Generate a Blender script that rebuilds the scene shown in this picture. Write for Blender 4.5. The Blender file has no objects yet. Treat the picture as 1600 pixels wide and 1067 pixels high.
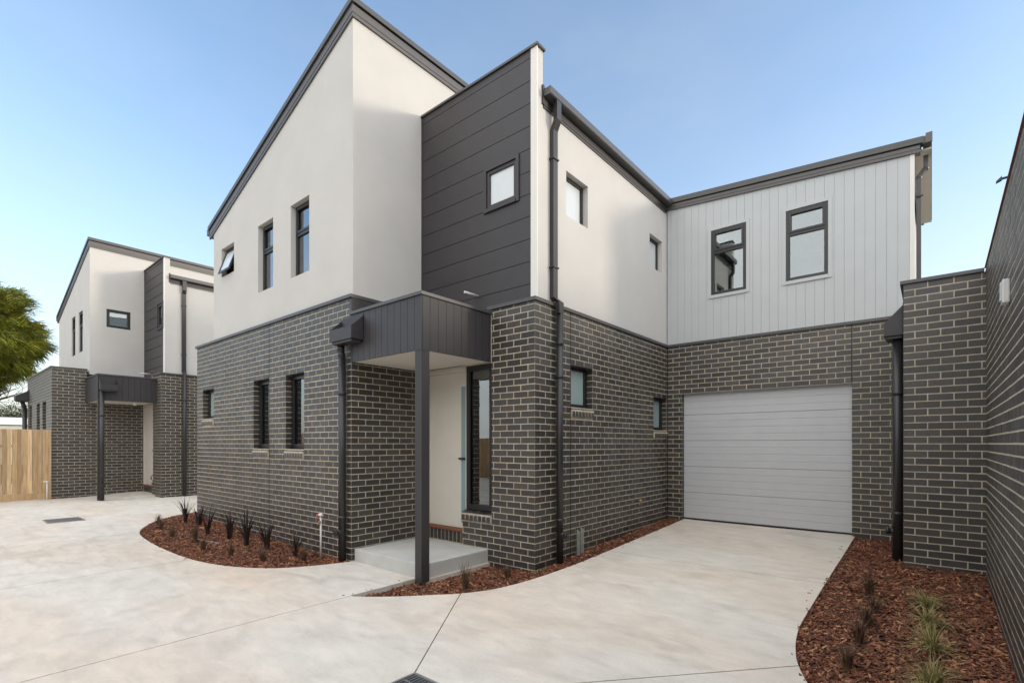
import bpy, math, random
from mathutils import Vector, noise
from mathutils.geometry import delaunay_2d_cdt
random.seed(7)
S = bpy.context.scene
COL = S.collection
# ------------------------------------------------------------------ camera
cd = bpy.data.cameras.new('camera'); cam = bpy.data.objects.new('camera', cd); COL.objects.link(cam)
cam.location = (0, 0, 1.65); cam.rotation_euler = (math.pi/2, 0, math.asin(.6418))
cd.sensor_width = 36; cd.lens = 36*784/1600; cd.shift_y = 159.5/1600
cd.clip_start = .05; cd.clip_end = 3000
S.camera = cam
# ------------------------------------------------------------------ world
SUN = Vector((1.7, 1.0, .35)).normalized()
EL = math.asin(SUN.z); AZ = math.atan2(SUN.x, SUN.y)
W = bpy.data.worlds.new('World'); S.world = W; W.use_nodes = True
nt = W.node_tree; N = nt.nodes; L = nt.links
N.clear()
out = N.new('ShaderNodeOutputWorld'); bg = N.new('ShaderNodeBackground'); sky = N.new('ShaderNodeTexSky')
sky.sky_type = 'NISHITA'; sky.sun_disc = False; sky.sun_elevation = EL; sky.sun_rotation = AZ
sky.air_density = 1.0; sky.dust_density = 1.0; sky.ozone_density = 2.0
bg.inputs['Strength'].default_value = .15
tc = N.new('ShaderNodeTexCoord'); sep = N.new('ShaderNodeSeparateXYZ'); L.new(tc.outputs['Generated'], sep.inputs[0])
nz = N.new('ShaderNodeTexNoise'); nz.inputs['Scale'].default_value = 2.2; nz.inputs['Detail'].default_value = 7; nz.inputs['Roughness'].default_value = .58
mp = N.new('ShaderNodeMapping'); mp.inputs['Scale'].default_value = (.7, .7, 1.6); L.new(tc.outputs['Generated'], mp.inputs[0]); L.new(mp.outputs[0], nz.inputs['Vector'])
# cloud cover: broken cloud over the southern half of the sky, clear blue to the north, pale haze low down
def mth(op, a, b=None, clamp=False):
    n = N.new('ShaderNodeMath'); n.operation = op; n.use_clamp = clamp
    for i, v in enumerate((a, b)):
        if v is None: continue
        if isinstance(v, (int, float)): n.inputs[i].default_value = v
        else: L.new(v, n.inputs[i])
    return n.outputs[0]
south = mth('ADD', mth('ADD', mth('MULTIPLY', sep.outputs[0], .6), mth('MULTIPLY', sep.outputs[1], -1.1)), mth('MULTIPLY', mth('MAXIMUM', mth('SUBTRACT', sep.outputs[2], .66), 0.0), 7.0))
cov = mth('MULTIPLY', mth('ADD', mth('ADD', south, .12), mth('MULTIPLY', mth('SUBTRACT', nz.outputs['Fac'], .5), 1.3)), 1.1, True)
hz = mth('MULTIPLY', mth('POWER', mth('SUBTRACT', 1.0, mth('ABSOLUTE', sep.outputs[2]), True), 3.6), .95)
hz = mth('ADD', hz, mth('MULTIPLY', mth('SUBTRACT', nz.outputs['Fac'], .42, True), .55), True)
clr = N.new('ShaderNodeValToRGB'); L.new(nz.outputs['Fac'], clr.inputs[0])
clr.color_ramp.elements[0].position = .3; clr.color_ramp.elements[0].color = (4.1, 4.1, 4.15, 1)
clr.color_ramp.elements[1].position = .7; clr.color_ramp.elements[1].color = (5.2, 5.15, 5.05, 1)
blu = N.new('ShaderNodeMix'); blu.data_type = 'RGBA'; blu.blend_type = 'MULTIPLY'; blu.inputs[0].default_value = 1
L.new(sky.outputs[0], blu.inputs[6]); blu.inputs[7].default_value = (.98, .955, .95, 1)
m1 = N.new('ShaderNodeMix'); m1.data_type = 'RGBA'; L.new(hz, m1.inputs[0]); L.new(blu.outputs[2], m1.inputs[6]); m1.inputs[7].default_value = (1.85, 1.84, 1.92, 1)
m2 = N.new('ShaderNodeMix'); m2.data_type = 'RGBA'; L.new(cov, m2.inputs[0]); L.new(m1.outputs[2], m2.inputs[6]); L.new(clr.outputs[0], m2.inputs[7])
L.new(m2.outputs[2], bg.inputs[0]); L.new(bg.outputs[0], out.inputs[0])
# ------------------------------------------------------------------ sun
sl = bpy.data.lights.new('sun', 'SUN'); sl.energy = .5; sl.angle = math.radians(7); sl.color = (1, .9, .76)
so = bpy.data.objects.new('sun', sl); COL.objects.link(so); so.rotation_euler = SUN.to_track_quat('Z', 'Y').to_euler(); so.location = (20, 10, 20)
# ------------------------------------------------------------------ exposure
vs = S.view_settings; vs.view_transform = 'Standard'; vs.look = 'None'; vs.gamma = 1; vs.use_curve_mapping = False
vs.exposure = 1.6
# ------------------------------------------------------------------ materials
def material(name, col, rough=.6, var=.12, scale=6, bump=.0, bscale=120, rnd=0, metal=0, spec=.5, hue=None, coat=0, stretch=None, warm=None):
    m = bpy.data.materials.new(name); m.use_nodes = True
    n = m.node_tree.nodes; l = m.node_tree.links; b = n['Principled BSDF']
    b.inputs['Roughness'].default_value = rough; b.inputs['Metallic'].default_value = metal
    b.inputs['Specular IOR Level'].default_value = spec; b.inputs['Coat Weight'].default_value = coat
    g = n.new('ShaderNodeNewGeometry')
    vec = g.outputs['Position']
    if stretch:
        mpp = n.new('ShaderNodeMapping'); mpp.inputs['Scale'].default_value = stretch; l.new(vec, mpp.inputs[0]); vec = mpp.outputs[0]
    t = n.new('ShaderNodeTexNoise'); t.inputs['Scale'].default_value = scale; t.inputs['Detail'].default_value = 6; t.inputs['Roughness'].default_value = .6
    l.new(vec, t.inputs['Vector'])
    r = n.new('ShaderNodeMapRange'); r.inputs[1].default_value = .28; r.inputs[2].default_value = .72; r.inputs[3].default_value = 1-var; r.inputs[4].default_value = 1+var
    l.new(t.outputs['Fac'], r.inputs[0]); fac = r.outputs[0]
    c0 = n.new('ShaderNodeRGB'); c0.outputs[0].default_value = (*col, 1); base = c0.outputs[0]
    if rnd:
        at = n.new('ShaderNodeAttribute'); at.attribute_name = 'rnd'
        oi = n.new('ShaderNodeObjectInfo')
        ad = n.new('ShaderNodeMath'); ad.operation = 'ADD'; l.new(at.outputs['Fac'], ad.inputs[0]); l.new(oi.outputs['Random'], ad.inputs[1])
        fr = n.new('ShaderNodeMath'); fr.operation = 'FRACT'; l.new(ad.outputs[0], fr.inputs[0])
        if hue:
            cr = n.new('ShaderNodeValToRGB'); l.new(fr.outputs[0], cr.inputs[0])
            el = cr.color_ramp.elements
            for i, c in enumerate(hue):
                p = i/(len(hue)-1)
                if i == 0: e = el[0]
                elif i == len(hue)-1: e = el[-1]
                else: e = el.new(p)
                e.position = p; e.color = (*c, 1)
            base = cr.outputs[0]
        r2 = n.new('ShaderNodeMapRange'); r2.inputs[3].default_value = 1-rnd; r2.inputs[4].default_value = 1+rnd
        s2 = n.new('ShaderNodeMath'); s2.operation = 'MULTIPLY'; s2.inputs[1].default_value = 7.31; l.new(fr.outputs[0], s2.inputs[0])
        f2 = n.new('ShaderNodeMath'); f2.operation = 'FRACT'; l.new(s2.outputs[0], f2.inputs[0]); l.new(f2.outputs[0], r2.inputs[0])
        mu = n.new('ShaderNodeMath'); mu.operation = 'MULTIPLY'; l.new(fac, mu.inputs[0]); l.new(r2.outputs[0], mu.inputs[1]); fac = mu.outputs[0]
    if warm:
        t3 = n.new('ShaderNodeTexNoise'); t3.inputs['Scale'].default_value = warm[1]; t3.inputs['Detail'].default_value = 5; l.new(vec, t3.inputs['Vector'])
        r3 = n.new('ShaderNodeMapRange'); r3.inputs[1].default_value = .42; r3.inputs[2].default_value = .68; l.new(t3.outputs['Fac'], r3.inputs[0])
        mw = n.new('ShaderNodeMix'); mw.data_type = 'RGBA'; l.new(r3.outputs[0], mw.inputs[0]); l.new(base, mw.inputs[6]); mw.inputs[7].default_value = (*warm[0], 1); base = mw.outputs[2]
    mx = n.new('ShaderNodeVectorMath'); mx.operation = 'SCALE'; l.new(base, mx.inputs[0]); l.new(fac, mx.inputs['Scale'])
    l.new(mx.outputs[0], b.inputs['Base Color'])
    if bump:
        t2 = n.new('ShaderNodeTexNoise'); t2.inputs['Scale'].default_value = bscale; t2.inputs['Detail'].default_value = 4; l.new(g.outputs['Position'], t2.inputs['Vector'])
        bp = n.new('ShaderNodeBump'); bp.inputs['Strength'].default_value = bump; bp.inputs['Distance'].default_value = .004
        l.new(t2.outputs['Fac'], bp.inputs['Height']); l.new(bp.outputs[0], b.inputs['Normal'])
    return m
M = {}
M['brick'] = material('charcoal_brick', (.052, .048, .046), .40, .28, 38, .7, 200, spec=.75, rnd=.38, hue=[(.040, .034, .030), (.033, .031, .031), (.052, .044, .038), (.041, .031, .026), (.044, .041, .041), (.031, .027, .025), (.056, .045, .039)])
M['mortar'] = material('cream_mortar', (.47, .42, .325), .9, .25, 9, .6, 220)
M['stucco'] = material('cream_render', (.55, .535, .51), .85, .04, 1.6, .6, 120)
M['dark'] = material('charcoal_paint', (.036, .033, .0355), .5, .08, 5, .12, 200)
M['darkmetal'] = material('charcoal_steel', (.027, .025, .026), .38, .06, 4)
M['cap'] = material('grey_steel_capping', (.070, .068, .068), .38, .06, 4)
M['fascia'] = material('grey_steel_fascia', (.095, .088, .084), .42, .06, 4)
M['grey'] = material('pale_grey_cladding_paint', (.46, .485, .49), .55, .03, 3, .1, 200)
M['white'] = material('white_paint', (.72, .70, .66), .55, .04, 4)
M['soffit'] = material('soffit_paint', (.66, .62, .55), .7, .03, 3)
M['garage'] = material('garage_door_steel', (.50, .51, .53), .42, .03, 4)
M['black'] = material('black_seal', (.012, .012, .013), .7, .1, 10)
M['frame'] = material('black_window_frame', (.018, .018, .02), .35, .06, 10)
M['door'] = material('front_door_paint', (.62, .585, .52), .5, .03, 3)
M['timber'] = material('red_timber_sill', (.20, .07, .035), .5, .25, 8, stretch=(1, 12, 12))
M['concrete'] = material('pale_concrete', (.61, .575, .52), .8, .05, 1.1, .3, 130, warm=((.62, .525, .44), .5), stretch=(.7, 1.3, 1))
def concrete():
    m = M['concrete']; n = m.node_tree.nodes; l = m.node_tree.links; b = n['Principled BSDF']
    src = b.inputs['Base Color'].links[0].from_socket; g_ = next(q for q in n if q.type == 'NEW_GEOMETRY')
    def nz_(sc, det, lo, hi, a, c, st=(1, 1, 1), dist=0):
        mp_ = n.new('ShaderNodeMapping'); mp_.inputs['Scale'].default_value = st; mp_.inputs['Rotation'].default_value = (0, 0, .5); l.new(g_.outputs['Position'], mp_.inputs[0])
        t = n.new('ShaderNodeTexNoise'); t.inputs['Scale'].default_value = sc; t.inputs['Detail'].default_value = det; t.inputs['Distortion'].default_value = dist; l.new(mp_.outputs[0], t.inputs['Vector'])
        r_ = n.new('ShaderNodeMapRange'); r_.inputs[1].default_value = lo; r_.inputs[2].default_value = hi; r_.inputs[3].default_value = a; r_.inputs[4].default_value = c; l.new(t.outputs['Fac'], r_.inputs[0]); return r_.outputs[0]
    fs = [nz_(3.2, 9, .3, .7, .90, 1.06, (1, 2.2, 1), .6), nz_(38, 4, .3, .7, .96, 1.03), nz_(1.6, 8, .57, .72, 1.0, .85, (.6, 1.6, 1), 1.2), nz_(70, 2, .69, .76, 1.0, .66), nz_(.9, 10, .50, .70, 1.0, .90, (1, 1, 1), 2.0), nz_(7, 6, .60, .75, 1.0, .93, (.4, 2.2, 1), 1.0)]
    v = src
    for f in fs:
        q = n.new('ShaderNodeVectorMath'); q.operation = 'SCALE'; l.new(v, q.inputs[0]); l.new(f, q.inputs['Scale']); v = q.outputs[0]
    l.new(v, b.inputs['Base Color'])
concrete()
M['slab'] = material('grey_concrete', (.50, .50, .48), .8, .12, 2.5, .35, 120)
M['soil'] = material('dark_soil', (.035, .020, .014), .95, .3, 20, .8, 60)
M['mulch'] = material('red_bark_mulch', (.16, .05, .025), .8, .2, 30, rnd=.45, hue=[(.13, .040, .020), (.22, .078, .038), (.055, .022, .015), (.30, .13, .065), (.13, .036, .020), (.38, .20, .10), (.07, .022, .014), (.20, .06, .03), (.04, .014, .010)])
M['flax'] = material('dark_flax_leaf', (.030, .020, .020), .4, .3, 20, rnd=.5)
M['tuftbrown'] = material('brown_grass_leaf', (.11, .06, .035), .7, .3, 20, rnd=.4, hue=[(.05, .022, .02), (.10, .05, .03), (.16, .10, .05), (.07, .05, .025)])
M['tuftgreen'] = material('green_grass_leaf', (.16, .17, .05), .6, .3, 20, rnd=.4, hue=[(.15, .18, .04), (.30, .27, .10), (.45, .37, .17), (.18, .19, .05), (.38, .28, .13)])
M['pine'] = material('fence_pine', (.56, .385, .205), .6, .28, 3.0, .15, 90, stretch=(9, 9, .8), rnd=.22, hue=[(.62, .43, .23), (.46, .30, .155), (.56, .385, .205), (.38, .245, .125), (.66, .47, .27)])
M['leaf'] = material('casuarina_leaf', (.05, .08, .012), .55, .25, 3, rnd=.5, hue=[(.06, .08, .010), (.17, .19, .018), (.09, .12, .012), (.25, .25, .025), (.035, .05, .010)])
M['gum'] = material('gum_leaf', (.05, .065, .025), .55, .25, 2, rnd=.4, hue=[(.03, .045, .018), (.07, .085, .03), (.05, .06, .025)])
M['bark'] = material('grey_bark', (.12, .095, .075), .9, .3, 8, .6, 40)
M['pvc'] = material('white_pvc', (.70, .69, .66), .4, .05, 10)
M['pink'] = material('pink_tape', (.55, .12, .13), .5, .1, 40)
M['brass'] = material('brass', (.42, .30, .14), .4, .1, 20, metal=.7)
M['galv'] = material('galvanised_steel', (.42, .43, .44), .42, .15, 20, metal=.8)
M['conduit'] = material('grey_conduit', (.30, .31, .28), .6, .15, 14)
M['roofwhite'] = material('pale_roof_sheet', (.6, .6, .58), .5, .05, 3)
M['grass'] = material('grass_ground', (.06, .08, .03), .9, .3, .4)
M['room'] = material('room_wall', (.30, .30, .29), .9, .05, 2)
M['blind'] = material('roller_blind', (.46, .52, .51), .8, .04, 3)
def glass(name, tint, boost=1.0):
    m = bpy.data.materials.new(name); m.use_nodes = True; n = m.node_tree.nodes; l = m.node_tree.links; n.clear()
    o = n.new('ShaderNodeOutputMaterial'); mx = n.new('ShaderNodeMixShader'); t = n.new('ShaderNodeBsdfTransparent'); g = n.new('ShaderNodeBsdfGlossy')
    t.inputs[0].default_value = (*tint, 1); g.inputs['Roughness'].default_value = .0; g.inputs[0].default_value = (.78, .82, .84, 1)
    f = n.new('ShaderNodeFresnel'); f.inputs[0].default_value = 1.75
    a = n.new('ShaderNodeMath'); a.operation = 'MULTIPLY_ADD'; a.inputs[1].default_value = boost; a.inputs[2].default_value = .08; a.use_clamp = True
    tn = n.new('ShaderNodeTexNoise'); tn.inputs['Scale'].default_value = 2.2; gg = n.new('ShaderNodeNewGeometry'); l.new(gg.outputs['Position'], tn.inputs['Vector'])
    bp = n.new('ShaderNodeBump'); bp.inputs['Strength'].default_value = .02; bp.inputs['Distance'].default_value = .02; l.new(tn.outputs['Fac'], bp.inputs['Height']); l.new(bp.outputs[0], g.inputs['Normal'])
    l.new(f.outputs[0], a.inputs[0]); l.new(a.outputs[0], mx.inputs[0]); l.new(t.outputs[0], mx.inputs[1]); l.new(g.outputs[0], mx.inputs[2]); l.new(mx.outputs[0], o.inputs[0])
    return m
M['glass'] = glass('clear_glass', (.75, .8, .8), 1.8)
M['frost'] = material('frosted_glass', (.30, .40, .39), .12, .03, 3, spec=.9)
M['frostwhite'] = material('frosted_glass_pale', (.60, .64, .645), .16, .03, 3, spec=.8)
M['frostblue'] = material('frosted_strip', (.25, .34, .37), .15, .03, 3, spec=.8)
# ------------------------------------------------------------------ mesh helpers
class MB:
    def __init__(s): s.v = []; s.f = []; s.r = []
    def poly(s, pts, r=0.):
        i = len(s.v); s.v += [tuple(p) for p in pts]; s.f.append(tuple(range(i, i+len(pts)))); s.r.append(r)
    def hexa(s, p, r=0.):      # p: 4 bottom ccw, 4 top ccw
        i = len(s.v); s.v += [tuple(q) for q in p]
        for f in ((3, 2, 1, 0), (4, 5, 6, 7), (0, 1, 5, 4), (1, 2, 6, 5), (2, 3, 7, 6), (3, 0, 4, 7)):
            s.f.append(tuple(i+k for k in f)); s.r.append(r)
    def box(s, x0, x1, y0, y1, z0, z1, r=0.):
        s.hexa([(x0, y0, z0), (x1, y0, z0), (x1, y1, z0), (x0, y1, z0), (x0, y0, z1), (x1, y0, z1), (x1, y1, z1), (x0, y1, z1)], r)
    def tube(s, a, b, ra, rb=None, n=14, caps=True, r=0.):
        rb = ra if rb is None else rb
        a = Vector(a); b = Vector(b); d = (b-a).normalized(); u = d.orthogonal().normalized(); w = d.cross(u); i = len(s.v)
        for c, q in ((a, ra), (b, rb)):
            for k in range(n):
                t = 2*math.pi*k/n; s.v.append(tuple(c+q*(math.cos(t)*u+math.sin(t)*w)))
        for k in range(n): s.f.append((i+k, i+(k+1) % n, i+n+(k+1) % n, i+n+k)); s.r.append(r)
        if caps: s.f.append(tuple(i+k for k in reversed(range(n)))); s.f.append(tuple(i+n+k for k in range(n))); s.r += [r, r]
    def path(s, pts, ra, n=12):
        for a, b in zip(pts, pts[1:]): s.tube(a, b, ra, n=n)
        for p in pts[1:-1]: s.ball(p, ra*1.03)
    def ball(s, c, ra, n=10, m=6, sz=1):
        i = len(s.v); c = Vector(c)
        for j in range(m+1):
            ph = math.pi*j/m
            for k in range(n):
                t = 2*math.pi*k/n; s.v.append((c.x+ra*math.sin(ph)*math.cos(t), c.y+ra*math.sin(ph)*math.sin(t), c.z+sz*ra*math.cos(ph)))
        for j in range(m):
            for k in range(n): s.f.append((i+j*n+k, i+(j+1)*n+k, i+(j+1)*n+(k+1) % n, i+j*n+(k+1) % n)); s.r.append(0.)
WL = {}
def link(name, data, parent=None, loc=(0, 0, 0)):
    o = bpy.data.objects.new(name, data); COL.objects.link(o)
    WL[o.name] = Vector(loc)
    if parent is not None: o.parent = parent; o.location = Vector(loc)-WL[parent.name]
    else: o.location = loc
    return o
def build(mb, name, mat, parent=None, smooth=False, bevel=0, rnd=False, origin=None, **tags):
    xs = list(zip(*mb.v)); c = Vector(((min(xs[0])+max(xs[0]))/2, (min(xs[1])+max(xs[1]))/2, min(xs[2]))) if origin is None else Vector(origin)
    me = bpy.data.meshes.new(name); me.from_pydata([(a-c.x, b-c.y, d-c.z) for a, b, d in mb.v], [], mb.f)
    me.materials.append(M[mat])
    if rnd:
        at = me.attributes.new('rnd', 'FLOAT', 'FACE'); at.data.foreach_set('value', mb.r)
    if smooth:
        me.polygons.foreach_set('use_smooth', [len(f) < 5 for f in mb.f])
    me.validate() if name in ('casuarina',) else None
    o = link(name, me, parent, c)
    if bevel:
        bv = o.modifiers.new('bevel', 'BEVEL'); bv.width = bevel; bv.segments = 2; bv.limit_method = 'ANGLE'; bv.angle_limit = math.radians(40)
    for k, v in tags.items(): o[k] = v
    return o
def empty(name, loc, label=None, category=None, group=None, parent=None):
    o = link(name, None, parent, loc); o.empty_display_size = .2
    if label: o['label'] = label; o['category'] = category
    if group: o['group'] = group
    return o
def bx(name, mat, parent, x0, x1, y0, y1, z0, z1, bevel=0, **t):
    m = MB(); m.box(min(x0, x1), max(x0, x1), min(y0, y1), max(y0, y1), z0, z1); return build(m, name, mat, parent, bevel=bevel, **t)
# frames for a wall face: s along the run, w inward, z up.  rot codes: 'S' faces -y (run +x), 'E' faces +x (run +y), 'W' faces -x (run -y)
class Fr:
    R = {'S': ((1, 0), (0, 1), 0.), 'E': ((0, 1), (-1, 0), math.pi/2), 'W': ((0, -1), (1, 0), -math.pi/2)}
    def __init__(s, x, y, d, rot=0.):
        s.o = (x, y); (s.u, s.n, s.a) = Fr.R[d]; s.d = d
        if rot:
            c, q = math.cos(rot), math.sin(rot)
            s.u = (c*s.u[0]-q*s.u[1], q*s.u[0]+c*s.u[1]); s.n = (c*s.n[0]-q*s.n[1], q*s.n[0]+c*s.n[1]); s.a += rot
    def p(s, a, w, z): return (s.o[0]+s.u[0]*a+s.n[0]*w, s.o[1]+s.u[1]*a+s.n[1]*w, z)
    def box(s, mb, a0, a1, w0, w1, z0, z1, r=0.):
        P = s.p; mb.hexa([P(a0, w0, z0), P(a1, w0, z0), P(a1, w1, z0), P(a0, w1, z0), P(a0, w0, z1), P(a1, w0, z1), P(a1, w1, z1), P(a0, w1, z1)], r)
def fbox(fr, name, mat, parent, a0, a1, w0, w1, z0, z1, bevel=0, **t):
    m = MB(); fr.box(m, a0, a1, w0, w1, z0, z1); return build(m, name, mat, parent, bevel=bevel, **t)
def wall(mb, fr, s0, s1, z0, z1, ops=(), w0=0., th=.11, top=None):
    """wall slab with rectangular openings; top=(zs0, zs1) adds a raked piece above z1"""
    ops = [(o[0]-.003, o[1]+.003, o[2], o[3]) for o in ops]
    ss = sorted({s0, s1, *[min(max(v, s0), s1) for o in ops for v in o[:2]]}); zs = sorted({z0, z1, *[min(max(v, z0), z1) for o in ops for v in o[2:4]]})
    P = fr.p
    def solid(i, j):
        if i < 0 or j < 0 or i >= len(ss)-1 or j >= len(zs)-1: return False
        a = (ss[i]+ss[i+1])/2; z = (zs[j]+zs[j+1])/2
        return not any(o[0] < a < o[1] and o[2] < z < o[3] for o in ops)
    w1 = w0+th
    for i in range(len(ss)-1):
        for j in range(len(zs)-1):
            if not solid(i, j): continue
            a, b, c, d = ss[i], ss[i+1], zs[j], zs[j+1]
            mb.poly([P(a, w0, c), P(b, w0, c), P(b, w0, d), P(a, w0, d)]); mb.poly([P(a, w1, c), P(a, w1, d), P(b, w1, d), P(b, w1, c)])
            if not solid(i-1, j): mb.poly([P(a, w0, c), P(a, w0, d), P(a, w1, d), P(a, w1, c)])
            if not solid(i+1, j): mb.poly([P(b, w0, c), P(b, w1, c), P(b, w1, d), P(b, w0, d)])
            if not solid(i, j-1): mb.poly([P(a, w0, c), P(a, w1, c), P(b, w1, c), P(b, w0, c)])
            if not solid(i, j+1) and not (top and j == len(zs)-2): mb.poly([P(a, w0, d), P(b, w0, d), P(b, w1, d), P(a, w1, d)])
    if top:
        A, B = top; q = [(s0, z1), (s1, z1), (s1, B), (s0, A)]
        mb.poly([P(a, w0, z) for a, z in q]); mb.poly([P(a, w1, z) for a, z in reversed(q)])
        for (a, z), (b, y) in ((q[1], q[2]), (q[2], q[3]), (q[3], q[0])): mb.poly([P(a, w0, z), P(a, w1, z), P(b, w1, y), P(b, w0, y)])
# ------------------------------------------------------------------ bricks
CZ = 1.65; CH = .086; MOD = .24; J = .010
BM = {}
def brick_mesh(L_, H_):
    k = (round(L_, 3), round(H_, 3))
    if k not in BM:
        L_, H_ = k; c = .0035; d = .045
        v = [(c, 0, c), (L_-c, 0, c), (L_-c, 0, H_-c), (c, 0, H_-c), (0, c, 0), (L_, c, 0), (L_, c, H_), (0, c, H_), (0, d, 0), (L_, d, 0), (L_, d, H_), (0, d, H_)]
        f = [(0, 1, 2, 3), (4, 5, 1, 0), (5, 6, 2, 1), (6, 7, 3, 2), (7, 4, 0, 3), (8, 9, 5, 4), (9, 10, 6, 5), (10, 11, 7, 6), (11, 8, 4, 7)]
        me = bpy.data.meshes.new('brick'); me.from_pydata(v, [], f); me.materials.append(M['brick']); BM[k] = (me, v, f)
    return BM[k]
class Bricks:
    """collects bricks for one thing; the ones that show largest become objects, the rest one mass"""
    def __init__(s): s.b = []
    def add(s, fr, a, z, L_, H_, tilt=0.):
        if L_ < .018 or H_ < .018: return
        s.b.append((fr, a, z, L_, H_, random.uniform(-.001, .0007)))
    def face(s, fr, s0, s1, z0, z1, ph, ops=(), ends=(.003, .003)):
        """ph = position of a joint in even courses"""
        k = math.floor((z0-CZ)/CH)
        while CZ+k*CH < z1:
            ca = CZ+k*CH+J/2; cb = ca+CH-J; za, zb = max(ca, z0), min(cb, z1)
            zm = (za+zb)/2
            if zb-za > .018:
                spans = [(s0+ends[0], s1-ends[1])]
                for o in ops:
                    lo, hi = max(za, o[2]), min(zb, o[3])
                    if hi-lo > .3*(zb-za):
                        ns = []
                        for a, b in spans:
                            if o[1] <= a or o[0] >= b: ns.append((a, b)); continue
                            if o[0]-a > .02: ns.append((a, o[0]-.003))
                            if b-o[1] > .02: ns.append((o[1]+.003, b))
                        spans = ns
                off = ph+(k % 2)*MOD/2
                for a, b in spans:
                    q = math.floor((a-off)/MOD)
                    while off+q*MOD < b:
                        l, r = max(a, off+q*MOD+J/2), min(b, off+(q+1)*MOD-J/2)
                        if r-l > .02: s.add(fr, l, za, r-l, zb-za)
                        q += 1
            k += 1
    def finish(s, root, limit=300):
        sc = []
        for i, (fr, a, z, L_, H_, o) in enumerate(s.b):
            x, y, zz = fr.p(a+L_/2, 0, z+H_/2)
            R = .7669*x+.6418*y; F = -.6418*x+.7669*y
            if F < .5: sc.append((0, i)); continue
            X = 800+784*R/F; Y = 693-784*(zz-1.65)/F
            vis = 0 < X < 1600 and 0 < Y < 1067
            cosf = -(x*-fr.n[0]+y*-fr.n[1])/math.hypot(x, y)
            sc.append((L_*H_*max(cosf, 0)/F**2 if vis else 0, i))
        sc.sort(reverse=True)
        single = {i for v, i in sc[:limit] if v > 0}
        mb = MB()
        for i, (fr, a, z, L_, H_, o) in enumerate(s.b):
            me, v, f = brick_mesh(L_, H_)
            if i in single:
                ob = link('brick', me, root, fr.p(a, o, z)); ob.rotation_euler = (0, 0, fr.a)
            else:
                n = len(mb.v); mb.v += [fr.p(a+x, o+w, z+q) for x, w, q in v]; mb.f += [tuple(n+k for k in g) for g in f]; mb.r += [((i*.61803) % 1)]*len(f)
        if mb.v: build(mb, 'brickwork', 'brick', root, rnd=True, kind='stuff')
def sill(root, fr, a, b, z, drop=.15, n=None):
    """row of sloping bricks on edge below a window"""
    n = n or round((b-a)/.086); st = (b-a)/n
    m = MB()
    fr.box(m, a, b, -.0245, .05, z-drop-.002, z-.045); fr.box(m, a, b, -.001, .05, z-drop-.012, z-drop-.0021); build(m, 'sill_mortar', 'mortar', root)
    for i in range(n):
        m = MB(); x0 = a+i*st+.005; x1 = a+(i+1)*st-.005; P = fr.p
        m.hexa([P(x0, -.03, z-drop), P(x1, -.03, z-drop), P(x1, .09, z-drop+.02), P(x0, .09, z-drop+.02), P(x0, -.022, z-.035), P(x1, -.022, z-.035), P(x1, .10, z), P(x0, .10, z)])
        build(m, 'sill_brick', 'brick', root, bevel=.003)
def reveal(br, fr, op, depth=.11):
    a, b, z0, z1 = op
    if fr.d == 'S': l = Fr(*fr.p(a, 0, 0)[:2], 'E'); r = Fr(*fr.p(b, depth, 0)[:2], 'W')
    elif fr.d == 'E':
        l = None; r = Fr(*fr.p(b, 0, 0)[:2], 'S')
        r = Fr(r.o[0]-depth, r.o[1], 'S')
    for q, e in ((l, (.004, 0)), (r, (0, .004))):
        if q: br.face(q, 0, depth, z0+.004, z1-.002, .235, ends=e)
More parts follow.
